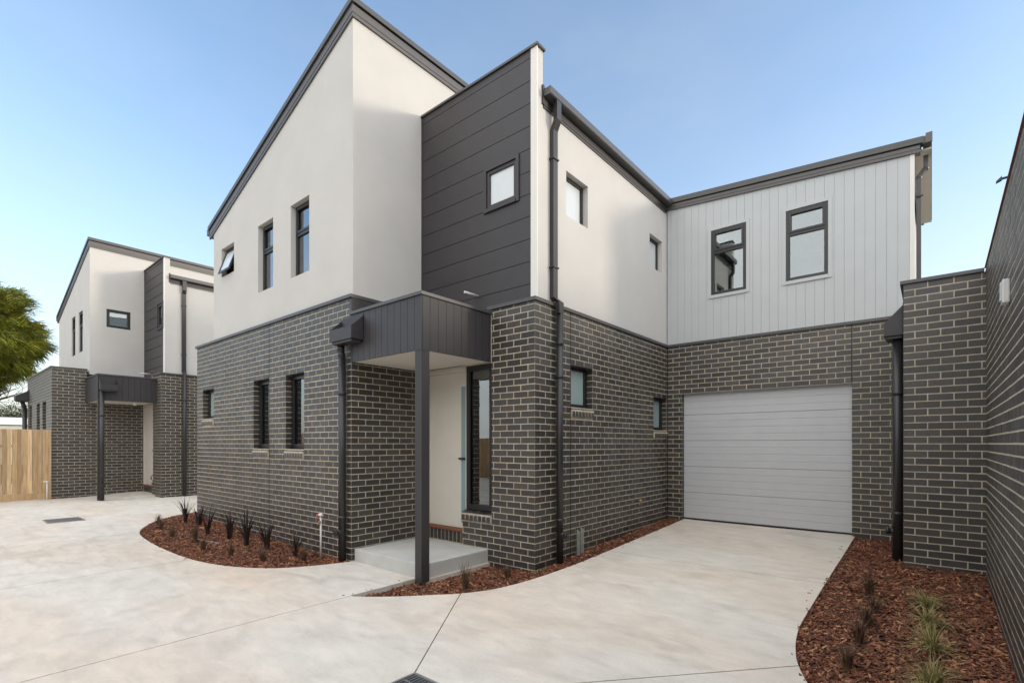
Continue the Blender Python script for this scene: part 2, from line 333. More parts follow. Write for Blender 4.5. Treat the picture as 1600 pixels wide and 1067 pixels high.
# ------------------------------------------------------------------ windows
def window(root, fr, a, b, z0, z1, w=.07, fw=.045, transom=None, pane='glass', blind=None, trim=None, surround=None, frame='frame', ajar=False, label=None):
    m = MB(); d = .06
    fr.box(m, a, a+fw, w, w+d, z0, z1); fr.box(m, b-fw, b, w, w+d, z0, z1)
    fr.box(m, a+fw, b-fw, w, w+d, z0, z0+fw); fr.box(m, a+fw, b-fw, w, w+d, z1-fw, z1)
    if transom:
        fr.box(m, a+fw, b-fw, w, w+d, transom-.03, transom+.03)
    win = build(m, 'window', frame, root, bevel=.003)
    if label: win['label'] = label
    cells = [(z0+fw, z1-fw)] if not transom else [(z0+fw, transom-.03), (transom+.03, z1-fw)]
    for i, (c, e) in enumerate(cells):
        sash = i == len(cells)-1 and transom or (not transom and pane == 'glass') or ajar
        g = 0
        if sash:
            g = .03; k = MB(); u = w-.012
            A, B = a+fw-.012, b-fw+.012
            if ajar:   # awning sash pushed out at the bottom
                P = fr.p; out_ = .16
                def bar(x0, x1, t0, t1):
                    Z = lambda t: c+(e-c)*t; Wd = lambda t: u-out_*(1-t)
                    k.hexa([P(x0, Wd(t0), Z(t0)), P(x1, Wd(t0), Z(t0)), P(x1, Wd(t0)+.03, Z(t0)), P(x0, Wd(t0)+.03, Z(t0)), P(x0, Wd(t1), Z(t1)), P(x1, Wd(t1), Z(t1)), P(x1, Wd(t1)+.03, Z(t1)), P(x0, Wd(t1)+.03, Z(t1))])
                bar(A, A+.04, 0, 1); bar(B-.04, B, 0, 1); bar(A+.04, B-.04, 0, .08); bar(A+.04, B-.04, .92, 1)
                build(k, 'sash', frame, win)
                k = MB(); Z = lambda t: c+(e-c)*t; Wd = lambda t: u+.015-out_*(1-t)
                k.hexa([P(A+.04, Wd(.08), Z(.08)), P(B-.04, Wd(.08), Z(.08)), P(B-.04, Wd(.08)+.005, Z(.08)), P(A+.04, Wd(.08)+.005, Z(.08)), P(A+.04, Wd(.92), Z(.92)), P(B-.04, Wd(.92), Z(.92)), P(B-.04, Wd(.92)+.005, Z(.92)), P(A+.04, Wd(.92)+.005, Z(.92))])
                build(k, 'pane', pane, win); continue
            fr.box(k, A, A+.035, u, u+.03, c-.012, e+.012); fr.box(k, B-.035, B, u, u+.03, c-.012, e+.012)
            fr.box(k, A+.035, B-.035, u, u+.03, c-.012, c+.023); fr.box(k, A+.035, B-.035, u, u+.03, e-.023, e+.012)
            build(k, 'sash', frame, win, bevel=.002)
        fbox(fr, 'pane', pane, win, a+fw+.004, b-fw-.004, w+.025, w+.031, c+.002, e-.002)
    if blind: fbox(fr, 'blind', 'blind', win, a+.03, b-.03, w+.09, w+.095, z0+(z1-z0)*(1-blind), z1)
    if surround:
        t, pr, mt = surround
        k = MB(); fr.box(k, a-t, a, -pr, .0, z0-t, z1+t); fr.box(k, b, b+t, -pr, .0, z0-t, z1+t); fr.box(k, a, b, -pr, 0, z1, z1+t); fr.box(k, a, b, -pr-.01, 0, z0-t, z0)
        build(k, 'surround', mt, win, bevel=.002)
    return win
def cut_boards(root, fr, s0, s1, z0, z1, pitch, vertical, ops, mat, w0=-.004, th=.016, gap=.006, phase=0., name='cladding_board', top=None, limit=300):
    """individual boards clipped round openings; top(s) gives a raked upper end"""
    lo, hi = (s0, s1) if vertical else (z0, z1)
    e = lo+phase; edges = [lo]
    while e < hi-.01:
        if e > lo+.01: edges.append(e)
        e += pitch
    edges.append(hi)
    for a, b in zip(edges, edges[1:]):
        a += gap/2; b -= gap/2
        rects = [(a, b, z0, z1)] if vertical else [(s0, s1, a, b)]
        for o in ops:
            nr = []
            for r in rects:
                if o[1] <= r[0] or o[0] >= r[1] or o[3] <= r[2] or o[2] >= r[3]: nr.append(r); continue
                if vertical:
                    if o[2] > r[2]: nr.append((r[0], r[1], r[2], o[2]))
                    if o[3] < r[3]: nr.append((r[0], r[1], o[3], r[3]))
                    if o[0] > r[0]: nr.append((r[0], o[0], max(o[2], r[2]), min(o[3], r[3])))
                    if o[1] < r[1]: nr.append((o[1], r[1], max(o[2], r[2]), min(o[3], r[3])))
                else:
                    if o[0] > r[0]: nr.append((r[0], o[0], r[2], r[3]))
                    if o[1] < r[1]: nr.append((o[1], r[1], r[2], r[3]))
                    if o[2] > r[2]: nr.append((max(o[0], r[0]), min(o[1], r[1]), r[2], o[2]))
                    if o[3] < r[3]: nr.append((max(o[0], r[0]), min(o[1], r[1]), o[3], r[3]))
            rects = nr
        for (p, q, c, d) in rects:
            if q-p < .004 or d-c < .004: continue
            m = MB()
            P = fr.p
            ta, tb = (top(p), top(q)) if (top and abs(d-z1) < 1e-6) else (d, d)
            m.hexa([P(p, w0, c), P(q, w0, c), P(q, w0+th, c), P(p, w0+th, c), P(p, w0, ta), P(q, w0, tb), P(q, w0+th, tb), P(p, w0+th, ta)])
            build(m, name, mat, root)
def beam(mb, a, b, out_, h):
    """bar from a to b (its lower inner edge), out_ = horizontal outward vector, h = height"""
    a = Vector(a); b = Vector(b); o = Vector((*out_, 0)); z = Vector((0, 0, h))
    mb.hexa([a, b, b+o, a+o, a+z, b+z, b+o+z, a+o+z])
# ------------------------------------------------------------------ ground
def clampf(v, a, b): return max(a, min(b, v))
def g(x, y):
    z = min(.14, .018*max(0, -5.5-x))
    if x > -4.6: z += .22*clampf((y-4.2)/5.2, 0, 1)*clampf((x+4.6)/.6, 0, 1)
    if x < -16.9: z += .07*clampf((y-3.3)/.9, 0, 1)*clampf((-16.9-x)/.5, 0, 1)
    return z
def smooth(pts, n=5, closed=False):
    r = []; m = len(pts)
    for i in range(m if closed else m-1):
        p0 = pts[(i-1) % m] if closed or i > 0 else pts[0]; p1 = pts[i]; p2 = pts[(i+1) % m]; p3 = pts[(i+2) % m] if closed or i+2 < m else pts[-1]
        for k in range(n):
            t = k/n; r.append(tuple(.5*((2*p1[j])+(-p0[j]+p2[j])*t+(2*p0[j]-5*p1[j]+4*p2[j]-p3[j])*t*t+(-p0[j]+3*p1[j]-3*p2[j]+p3[j])*t**3) for j in (0, 1)))
    if not closed: r.append(pts[-1])
    return r
BED_L = smooth([(-12.72, 4.2), (-12.40, 3.65), (-11.9, 3.14), (-11.3, 2.80), (-10.85, 2.61), (-10.35, 2.50), (-9.5, 2.44), (-8.7, 2.44), (-8.0, 2.48), (-7.5, 2.57), (-7.1, 2.71), (-6.78, 2.90), (-6.54, 3.13), (-6.40, 3.38), (-6.29, 3.63), (-6.21, 3.90)])+[(-6.21, 4.05), (-12.1, 4.05), (-12.4, 4.3)]
BED_M = [(-4.85, 3.99), (-4.85, 3.06)]+smooth([(-4.80, 3.06), (-4.50, 3.30), (-4.19, 3.64), (-3.99, 3.88), (-3.83, 4.19), (-3.72, 4.55), (-3.65, 5.02), (-3.61, 5.63), (-3.60, 6.48), (-3.605, 7.7), (-3.61, 9.0), (-3.61, 9.40)])+[(-3.95, 9.40), (-3.95, 5.2), (-4.7, 5.2), (-4.7, 3.99)]
BED_R = smooth([(-.915, 9.40), (-.91, 8.2), (-.91, 7.25), (-.91, 6.49), (-.905, 5.62), (-.90, 5.09), (-.87, 4.74), (-.82, 4.45), (-.77, 4.26), (-.65, 3.95), (-.45, 3.60), (-.2, 3.35), (.1, 3.16), (.50, 3.05)])+[(.6, 3.05), (.6, 9.6), (-.915, 9.6)]
G1 = [(-2.865, 1.88), (-2.41, 1.88), (-2.41, 2.33), (-2.865, 2.33)]
G2 = [(-13.51, 1.64), (-12.87, 1.64), (-12.87, 2.21), (-13.51, 2.21)]
HOLES = [BED_L, BED_M, BED_R, G1, G2]
def inside(p, poly):
    x, y = p; c = False; j = len(poly)-1
    for i in range(len(poly)):
        xi, yi = poly[i]; xj, yj = poly[j]
        if (yi > y) != (yj > y) and x < (xj-xi)*(y-yi)/(yj-yi)+xi: c = not c
        j = i
    return c
X0, X1, Y0, Y1 = -26., .5, -5.9, 12.
JW = .0055
JL = [((-7.9, Y0), (-7.9, 12.)), ((-4.84, Y0), (-4.84, 3.1)), ((-10.68, Y0), (-10.68, 12)), ((-13.55, Y0), (-13.55, 12)), ((-16.6, Y0), (-16.6, 12)),
      ((-4.0, 3.9), (-2.865, 2.33)), ((-3.7, 6.48), (-.8, 6.50)), ((-.70, 4.30), (-2.41, 2.33)), ((-2.63, Y0), (-2.63, 1.88))]
def slabs():
    vs = []; es = []
    def ring(p, closed=True):
        i = len(vs); vs.extend(Vector(q) for q in p)
        for k in range(len(p)-(0 if closed else 1)): es.append((i+k, i+(k+1) % len(p)))
    for h in HOLES: ring(h)
    ring([(X0, Y0), (X1, Y0), (X1, Y1), (X0, Y1)])
    strips = []
    for a, b in JL:
        a = Vector(a); b = Vector(b); d = (b-a).normalized(); n = Vector((-d.y, d.x))*JW
        r = [a+n, b+n, b-n, a-n]; strips.append([tuple(q) for q in r]); ring(r)
    x = X0+.45
    while x < X1:
        y = Y0+.45
        while y < Y1:
            vs.append(Vector((x+.01, y+.013))); y += .6
        x += .6
    V, E_, Fc, *_ = delaunay_2d_cdt(vs, es, [], 0, 1e-5)
    def sid(p):
        x, y = p
        if x < -16.6: return 0
        if x < -13.55: return 1
        if x < -10.68: return 2
        if x < -7.9: return 3
        if x < -4.84 or (x < -4.4 and y > 3.9): return 4
        if y > 6.49: return 5
        la = (x+2.865)*(3.9-2.33)-(y-2.33)*(-4.0+2.865)   # side of left diagonal
        ra = (x+2.41)*(4.30-2.33)-(y-2.33)*(-.70+2.41)
        if y > 2.33 and la > 0 and ra < 0 or (y >= 2.33 and -2.865 <= x <= -2.41): return 6
        return 7 if x < -2.63 and not (ra > 0 and y > 2.33) else 8
    gr = {}
    for f in Fc:
        c = sum((V[i] for i in f), Vector((0, 0)))/len(f); c = (c.x, c.y)
        if not (X0 < c[0] < X1 and Y0 < c[1] < Y1): continue
        if any(inside(c, h) for h in HOLES) or any(inside(c, s) for s in strips): continue
        gr.setdefault(sid(c), []).append(f)
    drive = empty('driveway', (-5, 2, 0)); drive['kind'] = 'structure'
    for k, fs in gr.items():
        mp_ = {}; v = []; fo = []; ed = {}
        def vi(i, top):
            if (i, top) not in mp_:
                x, y = V[i]; mp_[(i, top)] = len(v); v.append((x, y, g(x, y)-(0 if top else .11)))
            return mp_[(i, top)]
        for f in fs:
            fo.append(tuple(vi(i, True) for i in f))
            for a, b in zip(f, f[1:]+f[:1]): ed[(a, b)] = 1
        for (a, b) in list(ed):
            if (b, a) not in ed: fo.append((vi(b, True), vi(a, True), vi(a, False), vi(b, False)))
        m = MB(); m.v = v; m.f = fo; m.r = [0]*len(fo)
        build(m, 'concrete_slab', 'concrete', drive)
slabs()
def soilz(x, y):
    z = g(x, y)-.045
    if -5.2 < x < -3.3 and y < 6: z -= .035*clampf((6-y)/1.2, 0, 1)
    return z
m = MB()
n_ = 60
gx = [-900, -300, -120, -60]+[-27+i*.5 for i in range(57)]+[6, 20, 60, 200, 900]; gy = [-900, -300, -60, -20]+[-8+i*.5 for i in range(45)]+[20, 60, 300, 900]
idx = {}
for i, x in enumerate(gx):
    for j, y in enumerate(gy):
        idx[i, j] = len(m.v); m.v.append((x, y, soilz(x, y) if X0-1 < x < X1+2 and Y0-1 < y < Y1+1 else 0.02))
for i in range(len(gx)-1):
    for j in range(len(gy)-1): m.f.append((idx[i, j], idx[i+1, j], idx[i+1, j+1], idx[i, j+1]))
m.r = [0]*len(m.f)
build(m, 'ground', 'soil', kind='structure')
fld = MB()
for (a, b, c, d) in ((-900, -27.5, -900, 900), (-27.5, 900, -900, -7.5), (2.2, 900, -7.5, 900), (-27.5, 2.2, 14, 900)): fld.box(a, b, c, d, -.4, .06)
build(fld, 'grass_field', 'grass', kind='structure')
# mulch: thousands of bark chips per bed
def mulch(poly, dens, holes=()):
    xs = [p[0] for p in poly]; ys = [p[1] for p in poly]; x0, x1, y0, y1 = min(xs), max(xs), min(ys), max(ys)
    n = int((x1-x0)*(y1-y0)*dens); mb = MB(); rn = random.random
    for _ in range(n):
        x = x0+rn()*(x1-x0); y = y0+rn()*(y1-y0)
        if not inside((x, y), poly): continue
        d = math.hypot(x, y); k = 1
        l = random.uniform(.013, .042); w = random.uniform(.004, .012); t = random.uniform(.002, .005)
        if rn() < .06: l *= 1.7
        a = rn()*math.tau; ca, sa = math.cos(a), math.sin(a); tl = random.gauss(0, .3); ro = random.gauss(0, .35)
        hump = noise.noise(Vector((x*5, y*5, 3)))*.014
        z = soilz(x, y)+.012+hump+rn()*.022; r = rn()
        i = len(mb.v); tp = random.uniform(.4, .9)
        for (p, q, h) in ((-l, -w*tp, 0), (l, -w, 0), (l*.9, w*tp, 0), (-l*.85, w, 0), (-l*.9, -w*tp, t), (l*.95, -w*.9, t), (l*.85, w*tp, t), (-l*.8, w*.9, t)):
            mb.v.append((x+ca*p-sa*q, y+sa*p+ca*q, z+p*tl+q*ro+h))
        mb.f += [(i+4, i+5, i+6, i+7), (i, i+1, i+5, i+4), (i+1, i+2, i+6, i+5), (i+2, i+3, i+7, i+6), (i+3, i, i+4, i+7)]; mb.r += [r]*5
    return mb
for poly, dn, lab in ((BED_L, 2600, 'l'), (BED_M, 3200, 'm'), (BED_R, 3000, 'r')):
    build(mulch(poly, dn), 'bark_mulch', 'mulch', rnd=True, kind='stuff')
def strays():
    mb = MB()
    for poly in (BED_L, BED_M, BED_R):
        for (ax, ay), (bx_, by_) in zip(poly, poly[1:]):
            if max(ay, by_) > 9.3: continue
            for _ in range(int(math.hypot(bx_-ax, by_-ay)*9)):
                t = random.random(); x = ax+(bx_-ax)*t+random.gauss(0, .05); y = ay+(by_-ay)*t+random.gauss(0, .05)
                if any(inside((x, y), p) for p in (BED_L, BED_M, BED_R)): continue
                if -12.1 < x < -3.92 and y > 3.9: continue
                z = g(x, y)+.001; l = random.uniform(.006, .018); w = l*.35; a = random.random()*math.tau; ca, sa = math.cos(a), math.sin(a); i = len(mb.v)
                for h in (0, .004):
                    for p, q in ((-l, -w), (l, -w), (l*.8, w), (-l*.8, w)): mb.v.append((x+ca*p-sa*q, y+sa*p+ca*q, z+h))
                mb.f += [(i+4, i+5, i+6, i+7), (i, i+1, i+5, i+4), (i+1, i+2, i+6, i+5), (i+2, i+3, i+7, i+6), (i+3, i, i+4, i+7)]; mb.r += [random.random()]*5
    build(mb, 'stray_bark_chips', 'mulch', rnd=True, kind='stuff')
strays()
# ------------------------------------------------------------------ houses
def downpipe(root, pts, r=.045, mat='darkmetal', collars=(), square=False):
    m = MB(); m.path(pts, r, 16)
    o = build(m, 'downpipe', mat, root, smooth=True)
    for c in collars:
        k = MB(); k.tube(Vector(c)-Vector((0, 0, .025)), Vector(c)+Vector((0, 0, .025)), r*1.13, n=16); build(k, 'pipe_collar', mat, o, smooth=True)
    return o
def inspection(root, c, d, mat='darkmetal'):
    m = MB(); c = Vector(c); d = Vector(d); m.tube(c, c+d*.085, .036, n=16); m.tube(c+d*.085, c+d*.12, .047, n=16); m.tube(c+d*.12, c+d*.128, .03, n=8)
    build(m, 'inspection_cap', mat, root, smooth=True)
def rainhead(root, fr, a, b, z0, dz, dzb, dep, mat='dark'):
    """open-topped box on a wall: fr wall frame, projects dep outwards, front lip dz high, back dzb"""
    m = MB(); P = fr.p; t = .006
    m.poly([P(a, -dep, z0), P(b, -dep, z0), P(b, -dep, z0+dz), P(a, -dep, z0+dz)])
    m.poly([P(a, -dep+t, z0+dz), P(b, -dep+t, z0+dz), P(b, -dep+t, z0+t), P(a, -dep+t, z0+t)])
    m.poly([P(a, -dep, z0+dz), P(b, -dep, z0+dz), P(b, -dep+t, z0+dz), P(a, -dep+t, z0+dz)])
    m.poly([P(a, 0, z0), P(b, 0, z0), P(b, -dep, z0), P(a, -dep, z0)])
    m.poly([P(a, -t, z0+t), P(a, -dep, z0+t), P(b, -dep, z0+t), P(b, -t, z0+t)])
    for s, e in ((a, 1), (b, -1)):
        q = [(-.0, z0), (-dep, z0), (-dep, z0+dz), (-.0, z0+dzb)]
        A = [P(s, w, z) for w, z in q]; B = [P(s+e*t, w, z) for w, z in q]
        m.poly(A if e < 0 else A[::-1]); m.poly(B[::-1] if e < 0 else B)
        m.poly([A[2], A[3], B[3], B[2]])
    m2 = MB(); fr.box(m, a, b, -t-.002, -.002, z0+t, z0+dzb+.02)
    o = build(m, 'rainhead', mat, root)
    k = MB(); fr.box(k, a+.03, b-.03, -dep+.02, -.02, z0-.035, z0-.001); build(k, 'outlet', mat, o)
    return o
def canopy(root, xl, xr, yf, yb, z0, z1, name='porch_canopy', boards=.133):
    """boxed porch canopy clad in vertical boards"""
    c = empty(name, (xr, yf, z0), parent=root)
    bx('soffit', 'soffit', c, xl+.012, xr-.02, yf+.02, yb, z0+.012, z0+.03)
    bx('core', 'black', c, xl+.012, xr-.016, yf+.016, yb, z0+.031, z1-.002)
    F = Fr(xl, yf, 'S'); cut_boards(c, F, 0, xr-xl, z0, z1, boards, True, (), 'dark', w0=0., th=.014, gap=.005, phase=(xr-xl) % boards)
    F2 = Fr(xr, yf+.016, 'E'); cut_boards(c, F2, 0, yb-yf-.016, z0, z1, boards, True, (), 'dark', w0=0., th=.014, gap=.005, phase=boards-.016)
    m = MB(); m.box(xl, xr+.02, yf-.02, yf+.1, z1+.001, z1+.04); m.box(xr-.1, xr+.02, yf+.1, yb, z1+.001, z1+.04); m.box(xl, xr-.1, yf+.1, yb, z1+.001, z1+.02)
    build(m, 'capping', 'cap', c)
    return c
def townhouse(P, label):
    c1x, c1y = P['c1']; c2x, c2y = P['c2']; zc1, zc2 = P['zc1'], P['zc2']
    H = empty('townhouse', (c1x, c1y, 0), label, 'house', 'matching dark brick townhouses beside the driveway')
    B = Bricks(); MO = MB(); WR = .0025; zb = -.12
    # -- south wall of the front block
    xw = P['xw']; F1 = Fr(xw, c1y, 'S'); L1 = c1x-xw
    ops = [(a-xw, b-xw, z0, z1) for a, b, z0, z1 in P['south']]
    ej = [(P['ej']-xw-.005, P['ej']-xw+.005, zb, zc1)] if P.get('ej') else []
    so_ = [(a, b, z0-.16, z1) for a, b, z0, z1 in ops]
    B.face(F1, 0, L1, zb, zc1, L1-.235, so_+ej); wall(MO, F1, WR, L1-WR, zb, zc1, ops, w0=WR, th=.104)
    for o in ops:
        fbox(F1, 'lintel', 'dark', H, o[0], o[1], .003, .105, o[3]-.005, o[3]-.0005); reveal(B, F1, (o[0], o[1], o[2]-.02, o[3])); sill(H, F1, o[0], o[1], o[2]+.012)
        window(H, F1, o[0]+.004, o[1]-.004, o[2]+.015, o[3]-.004, w=.112, pane='frost' if o[3]-o[2] < .8 else 'glass', blind=None)
    for e in ej: fbox(F1, 'expansion_joint', 'black', H, e[0]-.002, e[1]+.002, .0006, .0023, zb, zc1)
    # -- east return of the front block beside the porch
    F2 = Fr(c1x, c1y, 'E'); L2 = P['doory']-c1y+.1
    zr = P['cz'][1]-.02
    ycap = P['porchy']-c1y if P['setback'] else 0
    if P['setback']:
        B.face(F2, 0, L2, zb, P['cz'][0]+.02, .115); B.face(F2, 0, P['capend']-c1y, P['cz'][0]+.02, zc1, .115)
        wall(MO, F2, .11, P['capend']-c1y-.004, zb, zc1, w0=WR, th=.104); wall(MO, F2, P['capend']-c1y-.004, L2, zb, zr, w0=WR, th=.104)
    else:
        B.face(F2, 0, L2, zb, zr-.005, .115); wall(MO, F2, .11, L2, zb, zr, w0=WR, th=.104)
        fbox(F2, 'flashing_panel', 'dark', H, .002, P['capend']-c1y, -.022, .05, zr, zc1-.001)
    # -- wall with door and sidelight, and the pier
    dx0, dx1, px0 = P['doorx'][0], P['doorx'][1], P['pierx']; zl = P['ledge']
    F3 = Fr(dx1, c2y, 'S'); L3 = c2x-dx1; pw = px0-dx1
    B.face(F3, 0, L3, zb, zc2, L3-.235, [(-.1, pw, zl-.16, zc2+.1)], ends=(.003, .003)); wall(MO, F3, WR, L3-WR, zb, zc2, [(-1, pw, zl-.02, P['cz'][0])], w0=WR, th=.24)
    sill(H, F3, 0, pw, zl+.012)
    window(H, F3, .03, pw-.002, zl+.012, P['cz'][0]-.0, w=.05, fw=.055, pane='glass')
    # -- east wall
    F4 = Fr(c2x, c2y, 'E'); L4 = P['yE']-c2y
    ops = [(a-c2y, b-c2y, z0, z1) for a, b, z0, z1 in P['east']]
    ej = [(P['eje']-c2y-.005, P['eje']-c2y+.005, zb, zc2)] if P.get('eje') else []
    B.face(F4, 0, L4, zb, zc2, .115, [(a, b, z0-.16, z1) for a, b, z0, z1 in ops]+ej); wall(MO, F4, .24, L4+.1, zb, zc2, ops, w0=WR, th=.104)
    for o in ops:
        fbox(F4, 'lintel', 'dark', H, o[0], o[1], .003, .105, o[3]-.005, o[3]-.0005); reveal(B, F4, (o[0], o[1], o[2]-.02, o[3])); sill(H, F4, o[0], o[1], o[2]+.012)
        window(H, F4, o[0]+.004, o[1]-.004, o[2]+.015, o[3]-.004, w=.112, pane='frost')
    for e in ej: fbox(F4, 'expansion_joint', 'black', H, e[0]-.002, e[1]+.002, .0006, .0023, zb, zc2)
    # -- west wall and rear, plain
    wall(MO, Fr(xw, P['yN'], 'W'), 0, P['yN']-c1y-.12, zb, zc1, w0=0, th=.11)
    # -- cappings on the brickwork
    m = MB(); t = .045
    m.box(xw-.03, c1x+.03, c1y-.03, c1y+(P['setback'] and .25 or .04), zc1, zc1+t); m.box(c1x-.22, c1x+.03, c1y+(P['setback'] and .25 or .04), P['capend'], zc1, zc1+t)
    if P['setback']: m.box(xw-.03, c1x-.22, c1y+.25, P['sty']+.1, zc1-.05, zc1+.005); m.box(xw-.03, xw+.22, c1y+.25, P['yN'], zc1, zc1+t)
    build(m, 'capping', 'cap', H)
    m = MB(); m.box(px0-.06, c2x+.03, c2y-.03, P['pany']+.02, zc2, zc2+t); m.box(c2x-.05, c2x+.03, P['pany']+.02, P['yE'], zc2, zc2+t); build(m, 'capping', 'cap', H)
    # -- porch: door, frame, sill
    dy = P['doory']; zs = P['step']
    D = Fr(dx0, dy, 'S'); dw = dx1-dx0; zt = P['cz'][0]-.06
    fr_ = MB(); D.box(fr_, -.14, .03, -.03, .1, zs+.16, P['cz'][0]+.02); D.box(fr_, dw-.012, dw+.028, -.02, .1, zl+.02, P['cz'][0]+.02); D.box(fr_, .03, dw-.012, -.03, .1, zt, P['cz'][0]+.02)
    frame = build(fr_, 'door_frame', 'door', H, bevel=.004)
    door = fbox(D, 'front_door', 'door', H, .035, dw-.014, 0, .045, zs+.22, zt-.004, bevel=.003)
    fbox(D, 'glazed_strip', 'frostblue', door, dw-.115, dw-.022, -.004, -.001, zs+.30, zt-.22)
    fbox(D, 'latch', 'black', door, dw-.14, dw-.02, -.04, -.004, (zs+zt)/2-.03, (zs+zt)/2-.005)
    fbox(D, 'threshold', 'timber', H, -.02, dw-.015, -.07, .06, zs+.175, zs+.215, bevel=.004)
    k = round((dw)/.086); st = dw/k
    fbox(D, 'threshold_mortar', 'mortar', H, -.06, dw-.012, -.041, .03, zb, zs+.165)
    for i in range(k): fbox(D, 'sill_brick', 'brick', H, i*st+.005, (i+1)*st-.005, -.045, .0, zs+.01, zs+.168, bevel=.003)
    # -- canopy
    cz0, cz1 = P['cz']
    cn = canopy(H, c1x+.012, P['canx'], P['porchy'], c2y-.004, cz0, cz1)
    px_, py_ = P['canx'], P['porchy']
    bx('canopy_post', 'dark', H, px_-.125, px_-.002, py_+.002, py_+.127, -.02, cz0-.002, bevel=.004)
    # -- rendered upper block (mono pitch, high at the east)
    xs, ys = P['stx'], P['sty']; xsw = P['stw']; zt_, zl_ = P['rtop'], P['rlow']     # underside of fascia at east / west
    U = MB(); F = Fr(xsw, ys, 'S'); LU = xs-xsw; zmid = zl_-.12
    ops = [(a-xsw, b-xsw, z0, z1) for a, b, z0, z1 in P['upS']]
    wall(U, F, 0, LU, zc1-.1, zmid, [o for o in ops], th=.12, top=(zl_, zt_))
    for o, tr, kw in zip(ops, P['upT'], P['upK']): window(H, F, o[0], o[1], o[2], o[3], w=.03 if P['setback'] else .085, transom=tr, **kw)
    F = Fr(xs, ys, 'E'); ops = [(a-ys, b-ys, z0, z1) for a, b, z0, z1 in P.get('upE1', [])]
    wall(U, F, .12, P['yN']-ys, P['cz'][0]+.3, zt_, ops, th=.12)
    for o in ops: window(H, F, o[0], o[1], o[2], o[3], w=.03, fw=.05, pane='glass', blind=.99)
    wall(U, Fr(xsw, P['yN'], 'W'), 0, P['yN']-ys-.12, zc1-.1, zl_, th=.12)
    # -- cladding panel wall
    pxl, pxr, py, pz = xs+.002, c2x, P['pany'], P['panz']
    A = MB(); FP = Fr(pxl, py, 'S'); LP = pxr-.004-pxl
    w_ = P['panwin']; op = (w_[0]-pxl, w_[1]-pxl, w_[2], w_[3])
    wall(U, FP, 0, LP-.002, zc2+.045, pz, [op], w0=.016, th=.12)
    cut_boards(H, FP, .012, LP-.10, zc2-.1, pz-.002, .295, False, [(op[0]-.0, op[1]+.0, op[2]-.0, op[3])], 'dark', w0=.0, th=.012, gap=.013 if P['setback'] else .008, phase=P['panphase'])
    m = MB(); FP.box(m, 0, LP-.10, .0125, .0155, zc2-.1, pz-.003); 
    wall(k_ := MB(), FP, 0, LP-.10, zc2-.1, pz-.003, [op], w0=.0125, th=.003); build(k_, 'cladding_backing', 'black', H)
    fbox(FP, 'corner_trim', 'white', H, LP-.096, LP+.008, -.004, .0155, zc2+.046, pz-.001, bevel=.002)
    window(H, FP, op[0], op[1], op[2], op[3], w=.0, fw=.05, pane='frostwhite' if not P['setback'] else 'glass', surround=(.05, .022, 'dark'), frame='dark', blind=.6)
    fbox(FP, 'edge_trim', 'cap', H, -.004, .012, -.012, .0, cz1, pz)
    m = MB(); FP.box(m, -.0, LP+.03, -.025, .155, pz, pz+.03); build(m, 'capping', 'cap', H)
    # -- east rendered wall
    F = Fr(c2x-.012, py+.018, 'E'); ops = [(a-py-.018, b-py-.018, z0, z1) for a, b, z0, z1 in P['upE']]
    ze = P['gz']-.20
    wall(U, F, .12, P['yE']-py+.1, zc2+.04, ze+.12, ops, th=.12); wall(U, F, 0.0, .12, zc2+.04, pz-.002, th=.12)
    for o in ops: window(H, F, o[0], o[1], o[2], o[3], w=.085, fw=.045, pane='frostwhite')
    build(U, 'rendered_wall', 'stucco', H)
    build(MO, 'brick_backing', 'mortar', H)
    # -- gutter, fascia along the east wall
    gx_ = c2x-.012; y0 = py+.145; y1 = P['yG']; gz = P['gz']
    m = MB(); beam(m, (gx_+.001, y0, ze), (gx_+.001, y1, ze), (.022, 0), .17); fa = build(m, 'fascia', 'dark', H)
    m = MB(); beam(m, (gx_+.001, y0, ze-.03), (gx_+.001, y1, ze-.03), (.016, 0), .028); build(m, 'fascia_trim', 'cap', H)
    m = MB(); z = gz
    x_o = gx_+.135; x_i = gx_+.024; b = z-.10
    prof = [(x_i, z-.02), (x_i, b), (x_o-.012, b), (x_o, b+.012), (x_o, z), (x_o-.012, z), (x_o-.012, b+.02), (x_i+.004, b+.006)]
    n = len(prof)
    for (p, q) in zip(prof, prof[1:]+prof[:1]): m.poly([(p[0], y0-.02, p[1]), (p[0], y1, p[1]), (q[0], y1, q[1]), (q[0], y0-.02, q[1])])
    m.poly([(p[0], y0-.02, p[1]) for p in prof[:5]]); build(m, 'gutter', 'cap', H)
    bx('barge_end', 'dark', H, gx_-.02, gx_+.03, y0-.035, y0, ze, gz+.05)
    # roofs
    m = MB(); sl_ = P['lowslope']; hi = gz+.0+sl_*(gx_-xs)
    m.hexa([(xs+.002, y0, hi), (gx_+.06, y0, gz-.02), (gx_+.06, P['yN'], gz-.02), (xs+.002, P['yN'], hi), (xs+.002, y0, hi+.03), (gx_+.06, y0, gz+.012), (gx_+.06, P['yN'], gz+.012), (xs+.002, P['yN'], hi+.03)])
    build(m, 'lower_roof', 'cap', H)
    k = (zt_-zl_)/LU; xa, xb = xsw-.16, xs+.035; Z = lambda x: zt_+k*(x-xs)
    ya, yb = ys-.03, P['yN']
